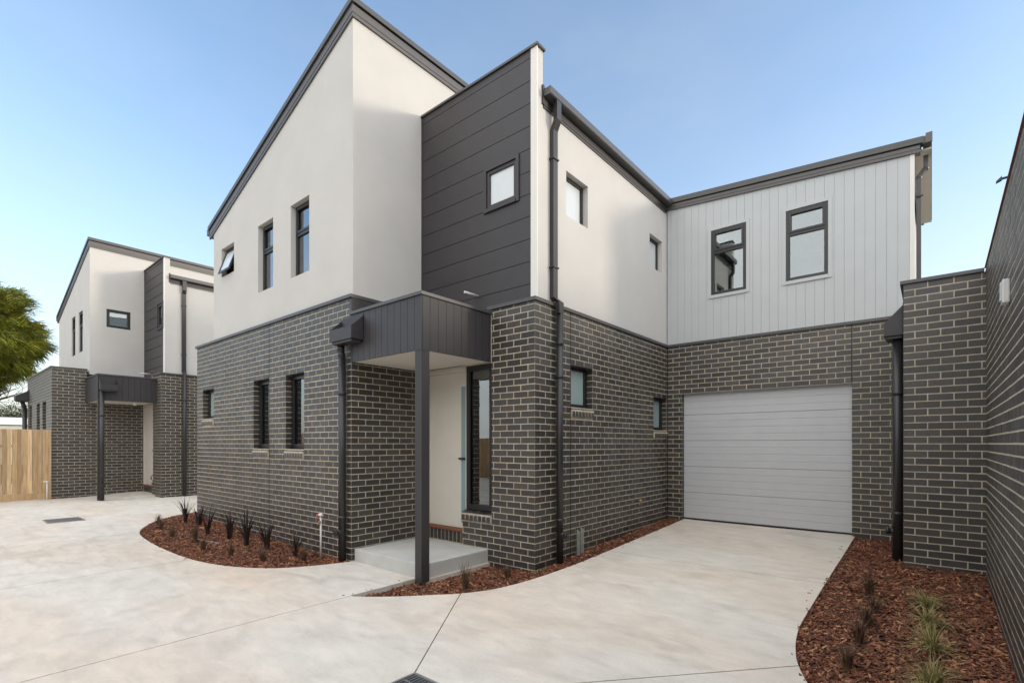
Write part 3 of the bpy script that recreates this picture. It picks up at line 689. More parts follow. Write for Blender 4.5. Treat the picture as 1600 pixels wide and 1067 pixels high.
    def rake(name, mat, pr, lo, h):
        m = MB(); xa2, xb2 = xa-(pr-.02), xs+pr
        m.hexa([(xa2, ys-pr, Z(xa2)+lo), (xb2, ys-pr, Z(xs)+lo), (xb2, ys, Z(xs)+lo), (xa2, ys, Z(xa2)+lo), (xa2, ys-pr, Z(xa2)+lo+h), (xb2, ys-pr, Z(xs)+lo+h), (xb2, ys, Z(xs)+lo+h), (xa2, ys, Z(xa2)+lo+h)])
        m.box(xs, xb2, ys, yb, Z(xs)+lo, Z(xs)+lo+h)
        return build(m, name, mat, H)
    rake('fascia', 'fascia', .025, .0, .055); rake('fascia', 'fascia', .031, .056, .055); rake('fascia', 'fascia', .025, .112, .055); rake('shadow_gap', 'black', .01, .168, .022); rake('roof_capping', 'cap', .05, .191, .075)  # black strip below the capping colours in its shadow gap
    m = MB(); m.hexa([(xa, ys, Z(xa)+.02), (xs, ys, Z(xs)+.02), (xs, yb, Z(xs)+.02), (xa, yb, Z(xa)+.02), (xa, ys, Z(xa)+.25), (xs, ys, Z(xs)+.25), (xs, yb, Z(xs)+.25), (xa, yb, Z(xa)+.25)]); build(m, 'upper_roof', 'cap', H)
    m = MB(); beam(m, (xa-.1, ys-.04, Z(xa)+.09), (xa-.1, yb, Z(xa)+.09), (.1, 0), .12); build(m, 'gutter', 'cap', H)
    # -- overflow pipe stub
    m = MB(); a = Vector(P['stub']); m.tube(a, a+Vector((0, -.27, -.0)), .016, n=10); build(m, 'overflow_pipe', 'pvc', H, smooth=True)
    return H, B
H1 = dict(c1=(-6.213, 3.928), c2=(-3.919, 5.141), zc1=3.688, zc2=3.498, xw=-12.12, ej=-8.722, eje=5.973, setback=False, capend=5.19,
    south=[(-11.785, -11.186, 2.17, 2.773), (-9.339, -8.727, 1.56, 2.773), (-8.135, -7.527, 1.56, 2.773)],
    east=[(5.979, 6.575, 2.17, 2.773), (8.735, 9.335, 1.90, 2.515)], yE=9.351, yN=12.9, yG=9.30,
    doorx=(-6.10, -5.245), pierx=-4.673, ledge=.69, doory=5.235, step=.18, cz=(2.775, 3.435), canx=-4.68, porchy=3.906,
    stx=-6.205, sty=3.95, stw=-11.25, rtop=7.60, rlow=5.905,
    upS=[(-10.842, -10.245, 4.95, 5.51), (-9.201, -8.625, 4.33, 5.51), (-8.0, -7.41, 4.335, 5.51)], upT=[None, 5.05, 5.05], upK=[dict(ajar=True, pane='frostwhite'), dict(blind=.985), dict(blind=.985)],
    pany=5.185, panz=6.80, panphase=.045, panwin=(-4.80, -4.26, 4.93, 5.46),
    upE=[(5.884, 6.455, 4.85, 5.475), (8.591, 9.135, 4.875, 5.475)], gz=6.30, lowslope=.07, stub=(-4.973, 5.187, 3.753))
h1, b1 = townhouse(H1, 'large near townhouse with rendered upper floor, charcoal cladding, porch post and grey garage door')
# garage wing of the near house
MO = MB(); FG = Fr(-3.919, 9.351, 'S')
gl, gr_ = .287, 2.967; zg = 2.601
b1.face(FG, 0, gr_-.005, -.12, 3.498, .115, [(gl, gr_+.1, -1, zg)], ends=(.003, .0)); b1.face(FG, gr_, 3.644, -.12, 3.498, gr_+.115, [(gr_-.1, gr_+.005, zg, 4)], ends=(.003, .0))
wall(MO, FG, .006, 3.66, -.12, 3.498, [(gl, gr_, -1, zg)], w0=.0025, th=.104)
b1.face(Fr(-3.919+gl, 9.351, 'E'), 0, .11, -.1, zg-.004, .235, ends=(.004, 0))
b1.face(Fr(-3.919+gr_, 9.351+.11, 'W'), 0, .11, -.1, zg-.004, .235, ends=(0, .004))
build(MO, 'brick_backing', 'mortar', h1)
fbox(FG, 'expansion_joint', 'black', h1, gr_-.007, gr_+.007, .0006, .0023, zg, 3.498)
fbox(FG, 'lintel', 'conduit', h1, gl-.02, gr_+.0, .004, .10, zg-.012, zg-.002)
fbox(FG, 'capping', 'cap', h1, .03, 3.70, -.03, .05, 3.498, 3.543)
bx('expansion_joint', 'black', h1, -3.9185, -3.907, 9.338, 9.3505, -.1, 3.49)
gd = empty('garage_door', (-2.3, 9.45, .22), parent=h1)
zz = .245
while zz < zg+.05:
    m = MB(); hgt = .486
    for i in range(4):
        a = zz+i*hgt/4; b_ = a+hgt/4; t = .004 if i else .0035
        P_ = FG.p; s0, s1 = gl+.004, gr_-.004; e0, e1 = .100, .108; lo_, hi_ = (e1 if i == 0 else .1025), (e1 if i == 3 else .1025)
        mj = .0045 if 0 < i else .002
        pr = [(lo_, a+.001), (e0, a+.012), (e0, b_-.007), (hi_, b_-.001)]
        for (w0, z0), (w1, z1) in zip(pr, pr[1:]): m.poly([P_(s0, w0, z0), P_(s1, w0, z0), P_(s1, w1, z1), P_(s0, w1, z1)])
    FG.box(m, s0, s1, .108, .14, zz+.003, zz+hgt-.003)
    build(m, 'door_section', 'garage', gd); zz += hgt
fbox(FG, 'door_seal', 'black', gd, gl, gr_, .102, .13, .205, .246)
# upper wing: pale grooved boards
wl, wr = 0., 3.675; zlow = 3.545; topL, topR = 6.13, 5.86
tp = lambda s: topL+(topR-topL)*s/wr+.01
wins = [(.829, 1.431, 4.345, 5.52), (2.051, 2.653, 4.345, 5.515)]
m = MB(); wall(m, FG, 0, wr, 3.4, 5.8, wins, w0=.013, th=.10, top=(tp(0)-.02, tp(wr)-.02)); build(m, 'board_backing', 'grey', h1)
cut_boards(h1, FG, .004, wr-.004, zlow, 5.80, .133, True, wins, 'grey', w0=.0, th=.012, gap=.0028, phase=.07, top=tp)
for wv in wins: window(h1, FG, *wv, w=.0, fw=.055, transom=5.12, surround=(.055, .012, 'grey'))
fbox(FG, 'corner_trim', 'white', h1, wr-.004, wr+.05, -.006, .05, zlow, 5.87)
m = MB(); FX = Fr(-.24, 9.36, 'E'); wall(m, FX, .045, 3.5, 3.4, 5.985, th=.12); build(m, 'rendered_wall', 'stucco', h1)
fbox(FX, 'corner_trim', 'white', h1, .0, .09, -.012, -.001, zlow, 5.86)
m = MB()
def rk(mb, pr, lo, h, x1=3.79):
    P_ = FG.p; a, b = -.0, x1; Zl, Zr = topL+lo, topR+lo-(x1-wr)*.072
    mb.hexa([P_(a, -pr, Zl), P_(b, -pr, Zr), P_(b, .1, Zr), P_(a, .1, Zl), P_(a, -pr, Zl+h), P_(b, -pr, Zr+h), P_(b, .1, Zr+h), P_(a, .1, Zl+h)])
for pr, lo, h, nm, mt in ((.03, 0, .045, 'fascia', 'fascia'), (.036, .046, .05, 'fascia', 'fascia'), (.03, .097, .02, 'shadow_gap', 'black'), (.055, .118, .09, 'roof_capping', 'cap')):  # black layer is the shadow line under the capping, put in as colour
    m = MB(); rk(m, pr, lo, h, 3.79 if nm != 'roof_capping' else 3.83); build(m, nm, mt, h1)
m = MB(); m.hexa([(-3.92, 9.45, 6.25), (-.12, 9.45, 5.99), (-.12, 12.9, 5.99), (-3.92, 12.9, 6.25), (-3.92, 9.45, 6.33), (-.12, 9.45, 6.07), (-.12, 12.9, 6.07), (-3.92, 12.9, 6.33)]); build(m, 'lower_roof', 'cap', h1)
# side eave: gutter, lining board and fascia running back
m = MB(); m.box(-.10, -.0, 9.30, 12.6, 5.95, 6.05); build(m, 'gutter', 'cap', h1)
bx('eave_lining', 'soffit', h1, -.22, -.005, 9.42, 12.55, 5.90, 5.925)
bx('barge_end', 'fascia', h1, -.07, .006, 9.27, 9.298, 5.94, 6.075)
m = MB(); m.path([(-.07, 9.62, 5.93), (-.07, 9.62, 5.72), (-.15, 9.60, 5.60), (-.15, 9.60, 3.6)], .04, 4); dp = build(m, 'downpipe', 'cap', h1)
for z in (5.3, 3.9): bx('pipe_bracket', 'dark', dp, -.24, -.1, 9.55, 9.57, z, z+.02)
bx('rear_wall', 'room', h1, -12.0, -.3, 12.8, 12.9, -.1, 5.965)
m = MB(); m.hexa([(-3.95, 12.7, 5.9), (-.3, 12.7, 5.9), (-.3, 12.79, 5.9), (-3.95, 12.79, 5.9), (-3.95, 12.7, 6.245), (-.3, 12.7, 5.998), (-.3, 12.79, 5.998), (-3.95, 12.79, 6.245)]); m.hexa([(-6.2, 12.7, 5.9), (-3.96, 12.7, 5.9), (-3.96, 12.79, 5.9), (-6.2, 12.79, 5.9), (-6.2, 12.7, 6.44), (-3.96, 12.7, 6.28), (-3.96, 12.79, 6.28), (-6.2, 12.79, 6.44)]); build(m, 'rear_wall_top', 'room', h1)
m = MB(); m.hexa([(-11.2, 12.78, 5.9), (-6.3, 12.78, 5.9), (-6.3, 12.88, 5.9), (-11.2, 12.88, 5.9), (-11.2, 12.78, 5.93), (-6.3, 12.78, 7.58), (-6.3, 12.88, 7.58), (-11.2, 12.88, 5.93)]); build(m, 'rear_gable', 'room', h1)
bx('first_floor', 'room', h1, -12.0, -6.35, 4.1, 12.8, 3.0, 3.2); bx('first_floor', 'room', h1, -6.34, -4.1, 5.5, 12.8, 3.0, 3.2); bx('first_floor', 'room', h1, -4.09, -.4, 9.6, 12.8, 3.0, 3.2)
# near house: downpipes and rainheads
FS = Fr(-6.415, 3.906, 'S'); rainhead(h1, FS, 0, .535, 3.05, .165, .33, .19)
d1 = downpipe(h1, [(-6.335, 3.845, 3.03), (-6.335, 3.845, 2.93), (-6.335, 3.862, 2.86), (-6.335, 3.862, -.02)], .05, collars=[(-6.335, 3.862, 2.35), (-6.335, 3.862, .62)])
inspection(d1, (-6.335, 3.862, .42), (0, -1, 0))
m = MB(); Q = [(-3.83, 5.52, 6.20), (-3.83, 5.52, 5.95), (-3.895, 5.53, 5.84), (-3.895, 5.53, 3.60)]
def sqpipe(mb, pts, a, b):
    for p, q in zip(pts, pts[1:]):
        p, q = Vector(p), Vector(q); mb.hexa([p+Vector(v) for v in ((-b, -a, 0), (b, -a, 0), (b, a, 0), (-b, a, 0))]+[q+Vector(v) for v in ((-b, -a, 0), (b, -a, 0), (b, a, 0), (-b, a, 0))] if q.z > p.z else [q+Vector(v) for v in ((-b, -a, 0), (b, -a, 0), (b, a, 0), (-b, a, 0))]+[p+Vector(v) for v in ((-b, -a, 0), (b, -a, 0), (b, a, 0), (-b, a, 0))])
sqpipe(m, Q, .05, .03); sqpipe(m, [(-3.895, 5.53, 3.60), (-3.852, 5.60, 3.55), (-3.852, 5.60, 3.40)], .05, .035)
dq = build(m, 'downpipe', 'darkmetal', h1)
for z in (5.45, 4.0): bx('pipe_bracket', 'dark', dq, -3.93, -3.85, 5.465, 5.595, z, z+.02)
d2 = downpipe(h1, [(-3.856, 5.615, 3.42), (-3.856, 5.615, -.02)], .047, collars=[(-3.856, 5.615, 3.0), (-3.856, 5.615, 2.55), (-3.856, 5.615, .62)])
inspection(d2, (-3.856, 5.615, .43), (1, 0, 0))
b1.finish(h1)
# far house
H2 = dict(c1=(-18.46, 2.442), c2=(-16.557, 4.465), zc1=3.73, zc2=3.60, xw=-22.93, setback=True, capend=3.20,
    south=[(-22.60, -22.0, 1.56, 2.859), (-21.06, -20.46, 1.56, 2.859), (-20.0, -19.36, 1.56, 2.859)],
    east=[], yE=9.5, yN=12.0, yG=9.4,
    doorx=(-18.36, -17.42), pierx=-17.34 + .05, ledge=.75, doory=4.55, step=.20, cz=(2.80, 3.47), canx=-16.93, porchy=3.15,
    stx=-18.44, sty=3.249, stw=-23.1, rtop=7.265, rlow=5.86,
    upS=[(-20.97, -20.42, 4.40, 5.62), (-19.92, -19.36, 4.40, 5.62)], upT=[5.2, 5.2], upK=[{}, {}], upE1=[(3.63, 4.20, 5.05, 5.58)],
    pany=4.55, panz=6.90, panphase=.06, panwin=(-17.14, -16.68, 4.96, 5.64),
    upE=[], gz=6.42, lowslope=.07, stub=(-17.79, 4.55, 3.71))
h2, b2 = townhouse(H2, 'smaller far townhouse beside the timber fence, with wide upper window')
b2.finish(h2)
bx('rear_wall', 'room', h2, -22.9, -16.7, 11.9, 12.0, -.1, 6.2); bx('first_floor', 'room', h2, -22.8, -18.6, 3.4, 11.9, 3.0, 3.2); bx('first_floor', 'room', h2, -18.55, -16.7, 4.8, 11.9, 3.0, 3.2)
FE = Fr(-16.928, 3.17, 'E'); rainhead(h2, FE, 0, .38, 3.08, .15, .32, .17)
d3 = downpipe(h2, [(-16.865, 3.225, 3.06), (-16.865, 3.225, .1)], .05, collars=[(-16.865, 3.225, 2.4), (-16.865, 3.225, .8)]); inspection(d3, (-16.865, 3.225, .55), (1, 0, 0))
m = MB(); sqpipe(m, [(-16.49, 5.02, 6.33), (-16.49, 5.02, 6.05), (-16.535, 5.02, 5.95), (-16.535, 5.02, 3.70)], .05, .03); dq = build(m, 'downpipe', 'darkmetal', h2)
for z in (5.6, 4.2): bx('pipe_bracket', 'dark', dq, -16.57, -16.5, 4.955, 5.085, z, z+.02)
d4 = downpipe(h2, [(-16.50, 5.03, 3.72), (-16.50, 5.03, .05)], .047, collars=[(-16.50, 5.03, 2.9)]); inspection(d4, (-16.50, 5.03, .5), (1, 0, 0))
FSW = Fr(-22.93, 2.442, 'S'); rainhead(h2, FSW, -.05, .35, 3.05, .15, .33, .32); downpipe(h2, [(-22.8, 2.30, 3.03), (-22.8, 2.36, 2.8), (-22.8, 2.36, .1)], .06)
m = MB(); m.ball((-17.35, 4.05, 2.77), .045); m.tube((-17.35, 4.05, 2.77), (-17.35, 4.05, 2.83), .05, n=12); build(m, 'porch_light', 'pvc', h2, smooth=True)
# ------------------------------------------------------------------ porch step
stp = empty('porch_step', (-5.4, 4.5, 0), 'raised grey concrete porch step below the front door', 'step')
m = MB(); m.box(-6.205, -4.74, 3.975, 5.185, -.06, .18); build(m, 'concrete_block', 'slab', stp, bevel=.008)
# ------------------------------------------------------------------ wing wall between garage and boundary
ww = empty('brick_wall', (0.1, 7.889, 0), 'short dark brick wall right of the garage joining the boundary wall', 'wall')
B = Bricks(); MO = MB(); F = Fr(-.275, 7.889, 'S'); B.face(F, 0, .752, -.1, 3.62, .235, ends=(.003, .0)); wall(MO, F, .006, .86, -.1, 3.62, w0=.0025, th=.1)
F = Fr(-.275, 9.35, 'W'); B.face(F, 0, 1.461, -.1, 3.62, 1.461-.235, ends=(0, .003)); wall(MO, F, 0, 1.35, -.1, 3.62, w0=.0025, th=.1); build(MO, 'brick_backing', 'mortar', ww)
bx('capping', 'cap', ww, -.305, .46, 7.86, 8.02, 3.62, 3.66); bx('capping', 'cap', ww, -.305, -.16, 8.021, 9.34, 3.62, 3.66)
B.finish(ww)
FWW = Fr(-.275, 8.45, 'W'); rainhead(ww, FWW, 0, .42, 3.03, .16, .38, .20)
d5 = downpipe(ww, [(-.34, 8.17, 3.0), (-.34, 8.17, 0.05)], .056, collars=[(-.34, 8.17, 2.3), (-.34, 8.17, .75)]); inspection(d5, (-.34, 8.17, .52), (-1, 0, 0))
# ------------------------------------------------------------------ boundary wall (very slightly off the house grid)
rot = math.atan2(.0315, 3.443); bw = empty('boundary_wall', (.472, 7.889, 0), 'long dark brick boundary wall running along the right garden bed', 'wall')
FB = Fr(.474, 7.9, 'W', -rot+0*math.pi); FB = Fr(.474, 7.9, 'W', -rot)
B = Bricks(); MO = MB(); B.face(FB, .011, 13.8, -.1, 3.66, .115, ends=(0, .003)); wall(MO, FB, -.3, 13.8, -.1, 3.66, w0=.0012, th=.22); build(MO, 'brick_backing', 'mortar', bw); B.finish(bw)
fbox(FB, 'coping', 'timber', bw, -.0, 13.8, -.012, .24, 3.66, 3.672); fbox(FB, 'coping_top', 'cap', bw, -.0, 13.8, -.006, .24, 3.673, 3.69)
wlg = empty('wall_light', FB.p(2.58, 0, 2.8), 'small white rectangular light fixed high on the boundary wall', 'light')
fbox(FB, 'housing', 'pvc', wlg, 2.53, 2.63, -.045, .0, 2.71, 2.89, bevel=.01); fbox(FB, 'diffuser', 'frostwhite', wlg, 2.545, 2.615, -.055, -.046, 2.73, 2.87)
brk = empty('wall_bracket', FB.p(2.5, 0, 3.7), 'small dark metal bracket poking out over the top of the boundary wall', 'bracket')
m = MB(); a = Vector(FB.p(2.47, 0.02, 3.71)); b_ = Vector(FB.p(2.47, -.035, 3.705)); m.tube(a, b_, .010, n=8); build(m, 'arm', 'darkmetal', brk)
m = MB(); fb2 = FB.p; m.hexa([fb2(2.45, -.035, 3.695), fb2(2.49, -.035, 3.695), fb2(2.485, -.068, 3.68), fb2(2.455, -.068, 3.68), fb2(2.45, -.035, 3.722), fb2(2.49, -.035, 3.722), fb2(2.485, -.068, 3.692), fb2(2.455, -.068, 3.692)]); build(m, 'head', 'darkmetal', brk)
# added behind the boundary wall: unseen roof that keeps low sun off the canopy
nu = empty('sun_block_unit', (4.8, 2, 0), 'added unseen block with dark pitched roof behind the boundary wall, stopping low sun', 'house')
m = MB(); y0, y1 = -5.8, 14.; m.hexa([(.80, y0, 3.3), (9., y0, 3.3), (9., y1, 3.3), (.80, y1, 3.3), (4.6, y0, 5.35), (5., y0, 5.35), (5., y1, 5.35), (4.6, y1, 5.35)]); build(m, 'roof', 'cap', nu)
bx('wall', 'brick', nu, .95, 8.7, -5.6, 13.8, -.1, 3.29)
# ------------------------------------------------------------------ timber fences
def fence(p0, p1, z1, label, n0=0):
    a = Vector(p0); b = Vector(p1); d = (b-a); Ln = d.length; d.normalize(); nn = Vector((d.y, -d.x))
    root = empty('timber_fence', (a.x, a.y, 0), label, 'fence', 'pine paling fences')
    ang = math.atan2(d.y, d.x); s = 0; i = 0; me = {}
    def P(s, w, z): q = a+d*s+nn*w; return (q.x, q.y, z)
    def bar(name, s0, s1, w0, w1, z0, z1_):
        m = MB(); m.hexa([P(s0, w1, z0), P(s1, w1, z0), P(s1, w0, z0), P(s0, w0, z0), P(s0, w1, z1_), P(s1, w1, z1_), P(s1, w0, z1_), P(s0, w0, z1_)]); return build(m, name, 'pine', root)
    zg_ = g(a.x, a.y)
    while s < Ln-.02:
        over = i % 2
        bar('paling', s, min(s+(.086 if over else .112), Ln), .028 if over else 0., .044 if over else .016, zg_+.19, z1+random.uniform(-.004, .004)); s += .097; i += 1
    bar('plinth_board', 0, Ln, .002, .034, zg_+.02, zg_+.185); bar('rail', 0, Ln, -.045, -.002, 1.55, 1.62); bar('rail', 0, Ln, -.045, -.002, .6, .67)
    s = 0
    while s < Ln: bar('fence_post', s, s+.1, -.15, -.046, 0, z1-.05); s += 2.4
    return root
fence((-18.42, -5.9), (-18.42, 2.36), 2.03, 'pale new pine paling fence beside the far townhouse')
bx('fence_edge_post', 'pine', None, -18.47, -18.38, 2.365, 2.42, .14, 2.03).update_tag()
ep = bpy.data.objects['fence_edge_post']; ep['label'] = 'narrow pine end post between the fence and the far brick wall'; ep['category'] = 'post'
fence((.45, -5.9), (-18.3, -5.9), 1.9, 'pine paling fence along the far side of the driveway, seen mirrored in the windows')
# ------------------------------------------------------------------ drains
def grate(x0, x1, y0, y1, along, label):
    z = g((x0+x1)/2, (y0+y1)/2); r = empty('drain_grate', ((x0+x1)/2, (y0+y1)/2, z-.1), label, 'drain', 'steel drain grates in the concrete')
    m = MB(); t = .02; m.box(x0, x1, y0, y0+t, z-.04, z+.003); m.box(x0, x1, y1-t, y1, z-.04, z+.003); m.box(x0, x0+t, y0+t, y1-t, z-.04, z+.003); m.box(x1-t, x1, y0+t, y1-t, z-.04, z+.003); build(m, 'frame', 'galv', r)
    m = MB(); m.box(x0+t, x1-t, y0+t, y1-t, z-.30, z-.28); m.box(x0, x0+.004, y0, y1, z-.3, z-.041); m.box(x1-.004, x1, y0, y1, z-.3, z-.041); m.box(x0+.004, x1-.004, y0, y0+.004, z-.3, z-.041); m.box(x0+.004, x1-.004, y1-.004, y1, z-.3, z-.041); build(m, 'pit', 'black', r)
    n = 13
    for i in range(n):
        if along == 'y': c = x0+t+(i+.5)*(x1-x0-2*t)/n; bx('bar', 'galv', r, c-.0035, c+.0035, y0+t, y1-t, z-.03, z)
        else: c = y0+t+(i+.5)*(y1-y0-2*t)/n; bx('bar', 'galv', r, x0+t, x1-t, c-.0035, c+.0035, z-.03, z)
    for i in range(3):
        if along == 'y': c = y0+(i+1)*(y1-y0)/4; m = MB(); m.tube((x0+t, c, z-.006), (x1-t, c, z-.006), .004, n=6); build(m, 'cross_rod', 'galv', r)
        else: c = x0+(i+1)*(x1-x0)/4; m = MB(); m.tube((c, y0+t, z-.006), (c, y1-t, z-.006), .004, n=6); build(m, 'cross_rod', 'galv', r)
grate(-2.865, -2.41, 1.88, 2.33, 'y', 'square steel drain grate where the concrete joints meet near the bottom of the photo')
grate(-13.51, -12.87, 1.64, 2.21, 'x', 'dark steel drain grate in the concrete in front of the far townhouse')
# ------------------------------------------------------------------ pipes and fittings
tp_ = empty('garden_tap', (-6.78, 3.80, 0), 'white standpipe tap with pink tape in front of the brick wall', 'tap')
def tapp():
    x, y = -6.83, 3.82; m = MB(); m.tube((x, y, -.05), (x, y, .60), .014, n=10); build(m, 'standpipe', 'pvc', tp_, smooth=True)
    m = MB(); m.tube((x-.055, y-.01, .61), (x+.05, y, .615), .016, n=10); m.tube((x, y, .58), (x, y, .64), .019, n=10); build(m, 'tee', 'pvc', tp_, smooth=True)
    m = MB(); m.tube((x-.085, y-.01, .595), (x-.04, y-.01, .62), .018, n=8); m.box(x-.09, x-.06, y-.02, y, .56, .60); build(m, 'tape', 'pink', tp_)
    m = MB(); m.tube((x+.005, y-.015, .50), (x+.005, y-.05, .50), .012, n=8); m.tube((x+.005, y-.045, .50), (x+.005, y-.045, .465), .010, n=8); m.box(x-.015, x+.03, y-.025, y-.015, .51, .53); build(m, 'spout', 'brass', tp_, smooth=True)
tapp()
cdu = empty('conduit_stubs', (-3.8, 6.2, 0), 'pair of grey conduit stubs standing in mulch beside the downpipe', 'conduit')
for dy, h in ((0, .42), (.10, .44)):
    m = MB(); m.box(-3.885, -3.875, 6.08+dy, 6.115+dy, -.05, h); m.box(-3.875, -3.85, 6.108+dy, 6.115+dy, -.05, h-.02); build(m, 'stub', 'conduit', cdu)
gv = empty('gas_cock', (-3.9, 8.1, .65), 'small brass gas cock on the brick wall near the garage', 'valve')
m = MB(); x, y, z = -3.92, 8.12, .66
m.tube((x-.01, y, z), (x+.05, y, z), .013, n=8); m.tube((x+.045, y, z-.07), (x+.045, y, z+.03), .011, n=8); build(m, 'pipe', 'brass', gv, smooth=True)
m = MB(); m.box(x+.05, x+.065, y-.06, y+.01, z-.01, z+.005); m.tube((x+.045, y-.07, z-.03), (x+.045, y-.07, z-.07), .01, n=8); m.tube((x+.045, y-.07, z-.03), (x+.045, y, z-.03), .008, n=8); build(m, 'lever', 'brass', gv, smooth=True)
pp = empty('water_pipe', (-18.34, 2.3, .1), 'thin white plastic pipe standing at the end of the pine fence', 'pipe')
m = MB(); m.path([(-18.30, 2.33, .1), (-18.30, 2.33, .62), (-18.30, 2.25, .63)], .018, 8); build(m, 'riser', 'pvc', pp, smooth=True)
m = MB(); m.tube((-18.30, 2.33, .58), (-18.30, 2.33, .65), .026, n=8); build(m, 'elbow_joint', 'pvc', pp, smooth=True)
# ------------------------------------------------------------------ plants
def blades(mb, x, y, z, n, h, spread, w, droop, thick=True):
    for _ in range(n):
        a = random.uniform(0, math.tau); le = h*random.uniform(.6, 1.1); sp = spread*random.uniform(.1, 1.0)
        bx_, by_ = x+random.uniform(-.02, .02), y+random.uniform(-.02, .02); ca, sa = math.cos(a), math.sin(a); r = random.random()
        prev = None; K = 5; kink = random.gauss(0, .25); dp_ = droop*random.uniform(.5, 1.9)
        for k in range(K+1):
            t = k/K; rad = sp*(t**1.6)+.005; hz_ = le*(t-dp_*t*t*(.5+sp/max(spread, 1e-3)*.5))
            ww_ = w*(1-t**1.5)*.5+.0004; q = (bx_+ca*rad-sa*kink*rad*t, by_+sa*rad+ca*kink*rad*t, z+hz_)
            cur = ((q[0]-sa*ww_, q[1]+ca*ww_, q[2]), (q[0]+ca*ww_*.35, q[1]+sa*ww_*.35, q[2]-ww_*.3), (q[0]+sa*ww_, q[1]-ca*ww_, q[2]))
            if prev:
                mb.poly([prev[0], prev[1], cur[1], cur[0]], r); mb.poly([prev[1], prev[2], cur[2], cur[1]], r)
            prev = cur
def plant(name, cat, label, group, x, y, n, h, sp, w, dr, mat):
    m = MB(); z = soilz(x, y)+.01; blades(m, x, y, z, n, h, sp, w, dr)
    build(m, name, mat, rnd=True, origin=(x, y, z), label=label, category=cat, group=group)
fx = [((-11.35, 3.42), .50, 'the gravel-side tip of the left bed'), ]
FL = [(-11.40, 3.50, .42, 'dark upright flax at the far tip of the left bed by the house corner'),
      (-10.85, 3.55, .34, 'dark flax with splayed leaves second from the far tip of the left bed'),
      (-9.75, 3.33, .46, 'tall narrow dark flax third from the far tip of the left bed'),
      (-9.05, 3.42, .42, 'full dark flax fan in the middle of the left bed beyond the wall joint'),
      (-8.35, 3.40, .52, 'tallest bushy dark flax just past the wall joint in the left bed'),
      (-7.80, 3.48, .42, 'slim dark flax between the tall fan and the arching one'),
      (-7.15, 3.60, .46, 'open dark flax with long arching leaves nearest the white tap')]
for i, (x, y, h, lab) in enumerate(FL):
    wide = i == 6; plant('flax_plant', 'plant', lab, 'dark flaxes along the brick wall', x, y, 15 if i != 6 else 18, h*1.35, .24 if not wide else .5, .042 if not wide else .018, .12 if not wide else .35, 'flax')
TB = [(-11.45, 3.05, 'small brown tuft at the far front edge of the left bed'), (-10.75, 2.90, 'low brown tuft just in front of the second flax'), (-9.85, 2.82, 'brown grass tuft in front of the narrow flax'), (-9.2, 2.95, 'tall pale brown tuft in the middle of the left bed'),
      (-8.45, 2.82, 'small dark tuft in front of the middle flaxes'), (-7.75, 2.95, 'thin tuft near the kerb in front of the tallest flax'), (-7.15, 3.12, 'wide straw brown tuft near the front edge of the left bed'), (-6.75, 3.52, 'small dark tuft nearest the porch end of the left bed'),
      (-4.15, 4.12, 'upright brown tuft in the small bed beside the porch step'), (-4.05, 4.75, 'dark tuft against the brick pier in the small bed')]
for i, (x, y, lab) in enumerate(TB):
    plant('grass_tuft', 'grass tuft', lab, 'young brown tufts in the mulch', x, y, 80, .42 if i in (3, 8) else .29, .20 if i == 6 else .12, .006, .25, 'tuftbrown')
TR = [((1326.6, 1020), .20, 'dark red tuft nearest the curve of the driveway edge in the right bed'), ((1342, 968), .22, 'second dark red tuft from the front in the right bed'), ((1357, 937), .20, 'third dark red tuft from the front in the right bed'), ((1373, 912), .18, 'fourth dark red tuft from the front, before the downpipe'), ((1368, 890), .24, 'thin dark tuft farthest back near the garage brickwork')]
def onground(X, Y):
    r = (X-800)/784; t = (693-Y)/784; z = .05
    for _ in range(30):
        d = (z-1.65)/t; x = (.7669*r-.6418)*d; y = (.6418*r+.7669)*d; z = .5*z+.5*soilz(x, y)
    return x, y
# positions in metres worked out beforehand
TRP = [(-.48, 4.42), (-.46, 4.98), (-.44, 5.43), (-.42, 5.83), (-.50, 6.40)]
for (x, y), (q, h, lab) in zip(TRP, TR): plant('grass_tuft', 'grass tuft', lab, 'young dark red tufts in the right bed', x, y, 90, h*1.45, .15, .006, .3, 'tuftbrown')
plant('grass_tuft', 'grass tuft', 'straw brown tuft at the bottom edge of the photo in the right bed', 'young dark red tufts in the right bed', -.22, 3.78, 60, .16, .12, .006, .3, 'tuftbrown')
TG = [(-.03, 6.25, .24, 'green gold tussock farthest back by the short wall'), (-.02, 5.72, .24, 'second green tussock from the short wall'), (0., 5.10, .26, 'green tussock in the middle of the row along the boundary wall'), (.0, 4.42, .30, 'full green tussock second from the camera with drooping blades'), (-.03, 3.95, .30, 'green tussock nearest the camera at the bottom of the photo')]
for x, y, h, lab in TG: plant('tussock_plant', 'grass tuft', lab, 'green tussocks along the boundary wall', x, y, 190, h*1.25, .27, .0055, .62, 'tuftgreen')
m = MB(); blades(m, .30, 4.25, .03, 1, .05, .16, .05, .6); build(m, 'fallen_leaf', 'pink', rnd=True, label='dull pink fallen leaf on the mulch by the boundary wall', category='leaf')
m = MB(); m.tube((-9.55, 3.05, .05), (-8.75, 3.15, .055), .010, n=6); build(m, 'pale_stake', 'conduit', label='pale thin stake lying on the mulch among the flaxes', category='stake')
